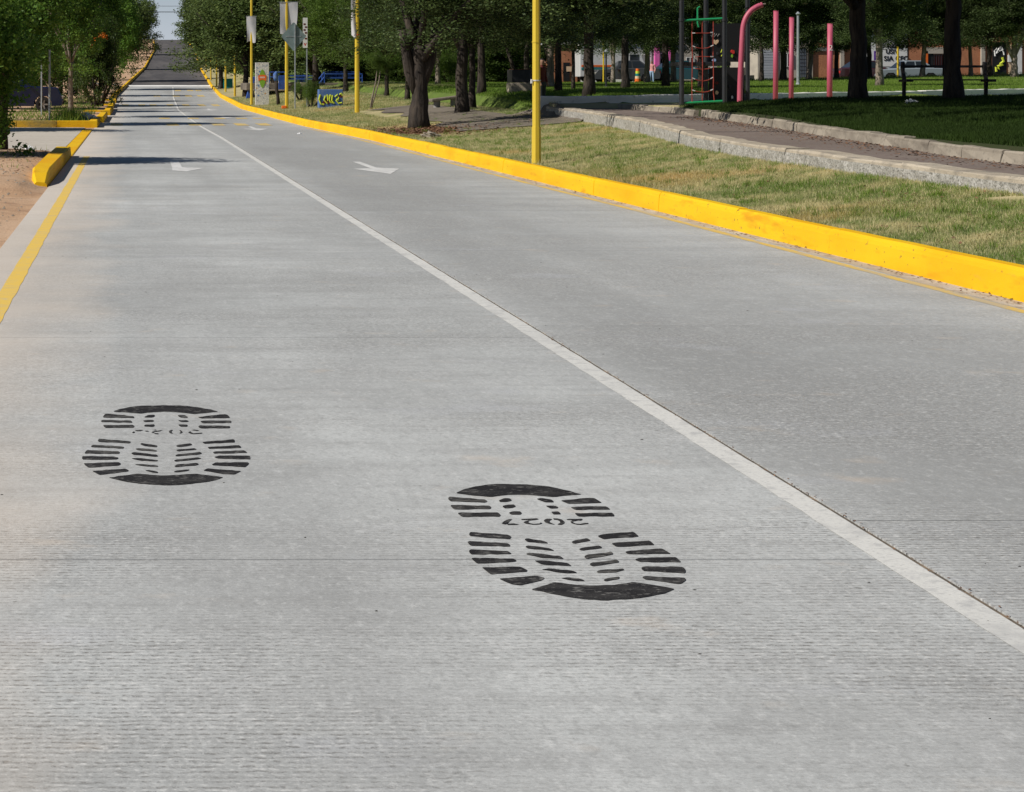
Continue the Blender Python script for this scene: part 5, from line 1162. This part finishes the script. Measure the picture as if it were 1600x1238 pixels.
building(1549.4, 1610, 46, 'brickwall', 'brick house with a black panel sprayed with white and yellow graffiti', [panel('black_panel', 1550, 1572, 66, 116, 'black', .08, scribble), panel('door', 1575, 1581, 70, 118, 'cream', .06), panel('post_box', 1574, 1579, 86, 97, 'white', .14), panel('pilaster', 1583, 1596, 66, 121, 'white', .1)])
building(1020, 1064, 68, 'grey_plaster', 'grey building with bright pink columns behind the trees', [panel('column', 1022, 1029, 74, 127, 'hotpink', .25), panel('column', 1043.5, 1050, 74, 127, 'hotpink', .25), panel('purple_mural', 1029, 1034, 92, 127, 'purple', .05), panel('window', 1031, 1041, 84, 100, 'glass', .05, bars(2, 1, 'white'))])
building(864, 902, 70, 'brickwall', 'low red brick building at the end of the street, left of the van', [panel('doorway', 880, 890, 98, 127, 'black', .05), panel('arch_sign', 885, 895, 104, 112, 'cream', .08), panel('blue_sign', 906, 910, 92, 104, 'blue', .1)])
building(1066, 1120, 62, 'plaster', 'pale house behind the climbing frame', [panel('window', 1072, 1084, 90, 106, 'glass', .05, bars(2, 1, 'white')), panel('door', 1090, 1098, 88, 127, 'maroon', .06)])
building(908, 1018, 66, 'white', 'white wall behind the striped van', [panel('window', 985, 998, 88, 106, 'glass', .05, bars(2, 1, 'white')), panel('door', 1003, 1010, 86, 127, 'grey_plaster', .06)])
# street things
Y = 118.; x = PX(996.5, Y)
r = thing('traffic_barrel', (x, Y, hz(x, Y)), 'small striped barrel of orange, green and yellow on the lawn edge', 'barrel')
for i, m in enumerate(('orange', 'orange', 'cream', 'teal', 'lime', 'orange')): mb = MB(); mb.tube([(0, 0, i * .16), (0, 0, i * .16 + .155)], .2 - .015 * i, 12); mb.build('band', m, r)
for px, Yp, wd, lb in ((1403, 117, 3.4, 'yellow post in front of the silver-blue car'), (943, 117, 2.6, 'yellow-green post in front of the white van')):
    x = PX(px, Yp); z = hz(x, Yp); r = thing('street_post', (x, Yp, z), lb, 'post'); mb = MB(); mb.tube([(0, 0, -.1), (0, 0, 2.6)], wd * Yp / F / 2, 8); mb.build('shaft', 'pole', r); mb = MB(); mb.tube([(0, 0, 2.6), (0, 0, 2.66)], wd * Yp / F * .6, 8); mb.build('cap', 'pole', r)

# ------------------------------------------------------------------ people
def person(x, y, z, h, rz, label, top, legs, pose='stand'):
    root = thing('person', (x, y, z), label, 'person', rz=rz)
    J = {'pel': (0, 0, .52), 'wai': (0, .01, .6), 'che': (0, .01, .72), 'neck': (0, 0, .84), 'head': (0, -.01, .9), 'top': (0, -.005, .97),
         'shl': (-.105, .01, .80), 'ell': (-.14, .02, .64), 'wrl': (-.13, -.05, .50), 'hal': (-.125, -.07, .45), 'shr': (.105, .01, .80), 'elr': (.14, .02, .64), 'wrr': (.13, -.04, .50), 'har': (.125, -.06, .45),
         'hil': (-.055, 0, .5), 'knl': (-.06, -.02, .28), 'anl': (-.062, .01, .045), 'tol': (-.07, -.085, .02), 'hir': (.055, 0, .5), 'knr': (.06, .0, .28), 'anr': (.062, .03, .045), 'tor': (.07, -.065, .02)}
    E = [('pel', 'wai'), ('wai', 'che'), ('che', 'neck'), ('neck', 'head'), ('head', 'top'), ('che', 'shl'), ('shl', 'ell'), ('ell', 'wrl'), ('wrl', 'hal'), ('che', 'shr'), ('shr', 'elr'), ('elr', 'wrr'), ('wrr', 'har'), ('pel', 'hil'), ('hil', 'knl'), ('knl', 'anl'), ('anl', 'tol'), ('pel', 'hir'), ('hir', 'knr'), ('knr', 'anr'), ('anr', 'tor')]
    R = dict(pel=.085, wai=.075, che=.085, neck=.033, head=.058, top=.045, shl=.042, ell=.03, wrl=.022, hal=.024, shr=.042, elr=.03, wrr=.022, har=.024, hil=.06, knl=.04, anl=.028, tol=.024, hir=.06, knr=.04, anr=.028, tor=.024)
    ks = list(J); me = bpy.data.meshes.new('body'); me.from_pydata([tuple(c * h for c in J[q]) for q in ks], [(ks.index(a), ks.index(b_)) for a, b_ in E], [])
    o = bpy.data.objects.new('body', me); COL.objects.link(o)
    sk = o.modifiers.new('s', 'SKIN'); sb = o.modifiers.new('u', 'SUBSURF'); sb.levels = 2; sb.render_levels = 2
    for i, q in enumerate(ks): me.skin_vertices[0].data[i].radius = (R[q] * h, R[q] * h * (.75 if q in ('pel', 'wai', 'che') else 1)); me.skin_vertices[0].data[i].use_root = q == 'pel'
    dg = bpy.context.evaluated_depsgraph_get(); m2 = bpy.data.meshes.new_from_object(o.evaluated_get(dg)); bpy.data.objects.remove(o)
    m2.materials.clear()
    for mm in ('skin', top, legs, 'hair'): m2.materials.append(M[mm])
    for p in m2.polygons:
        c = p.center / h; p.use_smooth = True
        p.material_index = 3 if (c.z > .93 or (c.z > .86 and c.y > .015)) else 0 if (c.z > .845 or (c.z < .53 and abs(c.x) > .1 and c.z > .4)) else 1 if c.z > .53 else 2
    b = link('body', m2, None, root)
    for sx in (-1, 1):
        mb = MB(); mb.tube([(sx * .02 * h, -.066 * h, .905 * h), (sx * .02 * h, -.07 * h, .905 * h)], .006 * h, 6); mb.build('eye', 'hair', root)
    mb = MB(); mb.tube([(0, -.06 * h, .905 * h), (0, -.082 * h, .885 * h), (0, -.06 * h, .88 * h)], [.008 * h, .011 * h, .008 * h], 6); mb.build('nose', 'skin', root)
    return root
px = PX(846.5, 57); person(px, 57, hz(px, 57), 1.66, .8, 'person in dark maroon top standing half hidden behind the tall yellow pole', 'maroon', 'dark_cloth')
px = PX(1018.5, 117.5); person(px, 117.5, hz(px, 117.5), 1.5, -.5, 'person in pink and pale blue standing before the pink columns', 'pink_cloth', 'blue_cloth')

# ------------------------------------------------------------------ left side bits
for px, Yp, top, lb in ((77.5, 66, 105, 'galvanised pipe post standing in the nearest planter'), (65, 74, 118, 'shorter galvanised pipe post behind the other')):
    x = PX(px, Yp); z = hl(x, Yp); r = thing('pipe_post', (x, Yp, z), lb, 'post'); mb = MB(); hh = PZ(top, Yp) - z
    mb.tube([(0, 0, -.1), (0, 0, hh + .6)], .038 if px > 70 else .03, 8); mb.build('pipe', 'galv', r); mb = MB(); mb.tube([(0, 0, hh + .6), (0, 0, hh + .62)], .042, 8); mb.build('cap', 'galv', r)
def rag(name, x, y, z, s, label, seed, m='plastic', cat='litter'):
    rg = np.random.default_rng(seed); bm = bmesh.new(); bmesh.ops.create_icosphere(bm, subdivisions=3, radius=1)
    for v in bm.verts:
        n = 1 + .35 * math.sin(v.co.x * 5 + seed) * math.sin(v.co.y * 6) + .22 * math.sin(v.co.z * 9 + v.co.x * 7); v.co = Vector((v.co.x * n * s[0], v.co.y * n * s[1], max(v.co.z, -.4) * n * s[2] + .3 * s[2]))
    me = bpy.data.meshes.new(name); bm.to_mesh(me); bm.free(); o = link(name, me, m, None); o.location = (x, y, z); return tag(o, label, cat)
rag('plastic_bag', -1.55, 67.2, .17, (.32, .3, .17), 'crumpled white plastic bag beside the grass tuft in the planter', 2)
rag('paper_scrap', -2.2, 40.6, .05, (.1, .1, .09), 'small crumpled white scrap on the dirt by the kerb block', 5)
rag('paper_scrap', 5.05, 55.5, 0, (.06, .06, .03), 'tiny white scrap lying in the right lane', 7)
rag('paper_scrap', 16.2, 38.5, hz(16.2, 38.5), (.12, .1, .06), 'white scrap of litter on the shaded mound before the left black trunk', 8)
rag('stone', 7.2, 44.5, hz(7.2, 44.5), (.2, .15, .1), 'pale rock on the ground before the thick forked oak', 9, 'stone', 'stone')
# power cables over the crest
for i, (py, sag) in enumerate(((4, .6), (12, .7), (15, .5))):
    Yc = 300 + i * 14; z = PZ(py, Yc); mb = MB()
    mb.tube([(x, Yc, z - sag + sag * ((x - 7) / 22) ** 2) for x in np.linspace(-16, 32, 25)], .03, 5)
    tag(mb.build('power_cable', 'wire'), ['topmost power cable crossing the sky gap above the hill', 'middle power cable crossing the sky gap above the hill', 'lowest power cable crossing the sky gap above the hill'][i], 'cable')

# ------------------------------------------------------------------ grass and litter
def blades(name, P, hgt, wid, m, label, lean=.5, cat='grass'):
    n = len(P); rg = np.random.default_rng(len(P)); a = rg.uniform(0, 2 * math.pi, n); hh = hgt * rg.uniform(.5, 1.4, n); w = wid * rg.uniform(.7, 1.3, n)
    dx, dy = np.cos(a) * w, np.sin(a) * w; la = rg.uniform(0, 2 * math.pi, n); ln = rg.uniform(0, lean, n) * hh
    b0 = P + np.stack([-dx, -dy, np.zeros(n) - .005], 1); b1 = P + np.stack([dx, dy, np.zeros(n) - .005], 1)
    tp = P + np.stack([np.cos(la) * ln, np.sin(la) * ln, hh], 1)
    V = np.stack([b0, b1, tp], 1).reshape(-1, 3); me = mesh_np(name, V, np.arange(n * 3).reshape(n, 3), np.repeat(rg.random(n), 3))
    o = link(name, me, m); return tag(o, label, cat, kind='stuff')
def scatter(n, ylo, yhi, xlo, xhi, ypow=1., ok=None, hf=H, seed=0):
    rg = np.random.default_rng(seed); Y = ylo * (yhi / ylo) ** rg.random(n); u = rg.random(n); X = xlo(Y) + (xhi(Y) - xlo(Y)) * u
    keep = (X > -4) & (X < .481 * Y + 1.8)
    if ok is not None: keep &= ok(X, Y)
    X, Y = X[keep], Y[keep]; return np.stack([X, Y, hf(X, Y)], 1)
ns = lambda X, Y: (np.sin(X * 2.1 + Y * .7) + np.sin(X * .9 - Y * 1.3 + 1) + np.sin(X * 4.3 + Y * 2.1)) > -2.6
P = scatter(330000, 11, 62, lambda Y: XR(Y) + .15, lambda Y: C1x(Y) + .02, ok=lambda X, Y: ns(X, Y) & ~((np.hypot(X - 8.1, (Y - 50) * .55) < 2.0)), seed=1)
blades('verge_grass', P, .036, .0042, 'blade', 'short patchy dry grass on the verge between yellow kerb and low wall', .9)
P = scatter(150000, 54, 118, lambda Y: XR(Y) + .15, lambda Y: np.where(Y < 86, 12.4 + 0 * Y, 16.), ok=lambda X, Y: ~((np.hypot(X - 8.1, (Y - 52) * .6) < 1.6)) & ~((Y < 71.2) & (X > 8.45) & (X < 11.35)), seed=2)
blades('park_grass', P, .07, .009, 'blade', 'dry park grass around the bannered poles', .8)
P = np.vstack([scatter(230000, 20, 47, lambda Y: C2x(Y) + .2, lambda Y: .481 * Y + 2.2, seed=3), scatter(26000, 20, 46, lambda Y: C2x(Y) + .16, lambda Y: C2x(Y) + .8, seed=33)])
blades('mound_grass', P, .06, .006, 'baked_shade_blade', 'green grass on the shaded lawn mound', .8)
P = scatter(230000, 54, 118, lambda Y: np.where(Y < 60, 12.2, 12.5) + 0 * Y, lambda Y: .481 * Y + 2, ok=lambda X, Y: Y > WLY(X) + .25, seed=4)
blades('back_lawn_grass', P, .07, .012, 'gblade', 'bright green grass of the lawn behind the white wall', .7)
rg = np.random.default_rng(9); n = 900; X = rg.normal(-2.2, .28, n); Y = rg.normal(66.5, 1.0, n)
blades('grass_tuft', np.stack([X, Y, HL(X, Y)], 1), .42, .012, 'gblade', 'tall green grass tuft in the nearest planter', .8)
n = 5000; Y = rg.uniform(63.2, 120, n); X = XL(Y) - .35 - rg.random(n) * 3.5
blades('planter_grass', np.stack([X, Y, HL(X, Y)], 1), .12, .014, 'gblade', 'thin low weeds in the planters left of the road', .8)
n = 1500; Y = 22 * (60 / 22) ** rg.random(n); X = XR(Y) + .16 + np.abs(rg.normal(0, .06, n))
blades('kerb_edge_grass', np.stack([X, Y, H(X, Y)], 1), .09, .004, 'blade', 'longer dry grass growing over the back of the yellow kerb', .9)
def flakes(name, pos, L, W, m, label, seed=0):
    rg = np.random.default_rng(seed); V, Fc, t = leaves(rg, pos, L, W, 2.2); return tag(link(name, mesh_np(name, V, Fc, t), m), label, 'litter', kind='stuff')
n = 520; Y = 11 * (45 / 11) ** rg.random(n); X = XR(Y) - np.abs(rg.normal(0, .07, n)) - .005
flakes('gutter_litter', np.stack([X, Y, RZ(Y) + .006], 1), .035, .016, 'mulch', 'dry leaf fragments gathered in the gutter at the yellow kerb')
n = 1700; Y = rg.uniform(20, 42, n); X = C2x(Y) - np.abs(rg.normal(0, .35, n)) - .02
flakes('path_litter', np.stack([X, Y, PTH(Y) + .006], 1), .05, .028, 'mulch', 'brown fallen leaves along the far edge of the brick path')
n = 7000; a = rg.uniform(0, 6.28, n); q = np.abs(rg.normal(0, 1, n)); X = 7.9 + np.cos(a) * q * 1.2; Y = 49.3 + np.sin(a) * q * 2.4; kp = X > XR(Y) + .18; X, Y = X[kp], Y[kp]
flakes('oak_litter', np.stack([X, Y, H(X, Y) + .015], 1), .1, .055, 'mulch', 'brown fallen leaves around the foot of the forked oak')
n = 110; Y = 4.5 * (45 / 4.5) ** rg.random(n); X = -.8 + rg.random(n) * 7.0
V = []; Fq = []
for i in range(n):
    s_ = rg.uniform(.002, .0045) * (1 + Y[i] / 60); o = len(V); e = rg.uniform(1, 2.4)
    V += [(X[i] - s_ * e, Y[i], .001), (X[i], Y[i] - s_, .001), (X[i] + s_ * e, Y[i], .001), (X[i], Y[i] + s_, .001), (X[i] + s_ * .2, Y[i], s_ * .5 + .001)]; Fq += [(o, o + 1, o + 4), (o + 1, o + 2, o + 4), (o + 2, o + 3, o + 4), (o + 3, o, o + 4)]
tag(link('road_grit', mesh_np('road_grit', np.array(V), np.array(Fq)), 'pebble'), 'scattered dark grit on the concrete road', 'grit', kind='stuff')
n = 420; a = rg.uniform(0, 1, n); Y = 29 + a * 12; X = -1.7 - np.abs(rg.normal(0, .8, n))
flakes('dirt_litter', np.stack([X, Y, HL(X, Y) + .012], 1), .05, .03, 'mulch', 'small dry leaves and clods on the tan dirt')

rg = np.random.default_rng(77); nt_ = 420; Yt = 11.5 * (58 / 11.5) ** rg.random(nt_); Xt = XR(Yt) + .25 + (C1x(Yt) - XR(Yt) - .3) * rg.random(nt_)
kp = Xt < .481 * Yt + 1; Yt, Xt = Yt[kp], Xt[kp]; X = np.repeat(Xt, 34) + rg.normal(0, .035, len(Xt) * 34); Y = np.repeat(Yt, 34) + rg.normal(0, .05, len(Xt) * 34)
blades('verge_tufts', np.stack([X, Y, H(X, Y)], 1), .075, .004, 'gblade', 'scattered greener tufts standing out of the dry verge', 1.0)
n = 700; Y = 12 * (55 / 12) ** rg.random(n); X = XR(Y) + .2 + (C1x(Y) - XR(Y) - .25) * rg.random(n)
flakes('verge_litter', np.stack([X, Y, H(X, Y) + .03], 1), .045, .022, 'mulch', 'dry leaf bits scattered over the verge grass', 5)
n = 500; Y = rg.uniform(14, 41, n); X = XL(Y) - .12 - np.abs(rg.normal(0, .9, n)); V = []; Fq = []
for i in range(n):
    s_ = rg.uniform(.006, .022); z = float(HL(X[i], Y[i])) + .004; o = len(V)
    V += [(X[i] - s_ * 1.3, Y[i], z), (X[i], Y[i] - s_, z), (X[i] + s_ * 1.2, Y[i], z), (X[i], Y[i] + s_, z), (X[i] + s_ * .2, Y[i], z + s_ * .9)]; Fq += [(o, o + 1, o + 4), (o + 1, o + 2, o + 4), (o + 2, o + 3, o + 4), (o + 3, o, o + 4)]
tag(link('dirt_stones', mesh_np('dirt_stones', np.array(V), np.array(Fq)), 'stone'), 'small stones scattered on the tan dirt at the left', 'stones', kind='stuff')
n = 500; Y = rg.uniform(27, 41, n); X = XL(Y) - .5 - np.abs(rg.normal(0, .9, n)); kp = np.sin(X * 5 + Y * 3) + np.sin(Y * 2.1) > 1.0; X, Y = X[kp], Y[kp]
blades('dirt_weeds', np.stack([X, Y, HL(X, Y)], 1), .09, .008, 'gblade', 'a few small weeds sprouting from the tan dirt', 1.0)

n = 320; Y = 4.2 * (40 / 4.2) ** rg.random(n); X = XC(Y) + .036 + rg.normal(0, .011, n)
flakes('joint_debris', np.stack([X, Y, RZ(Y) + .003], 1), .013, .007, 'mulch', 'dark crumbs gathered in the joint beside the white centre line', 6)
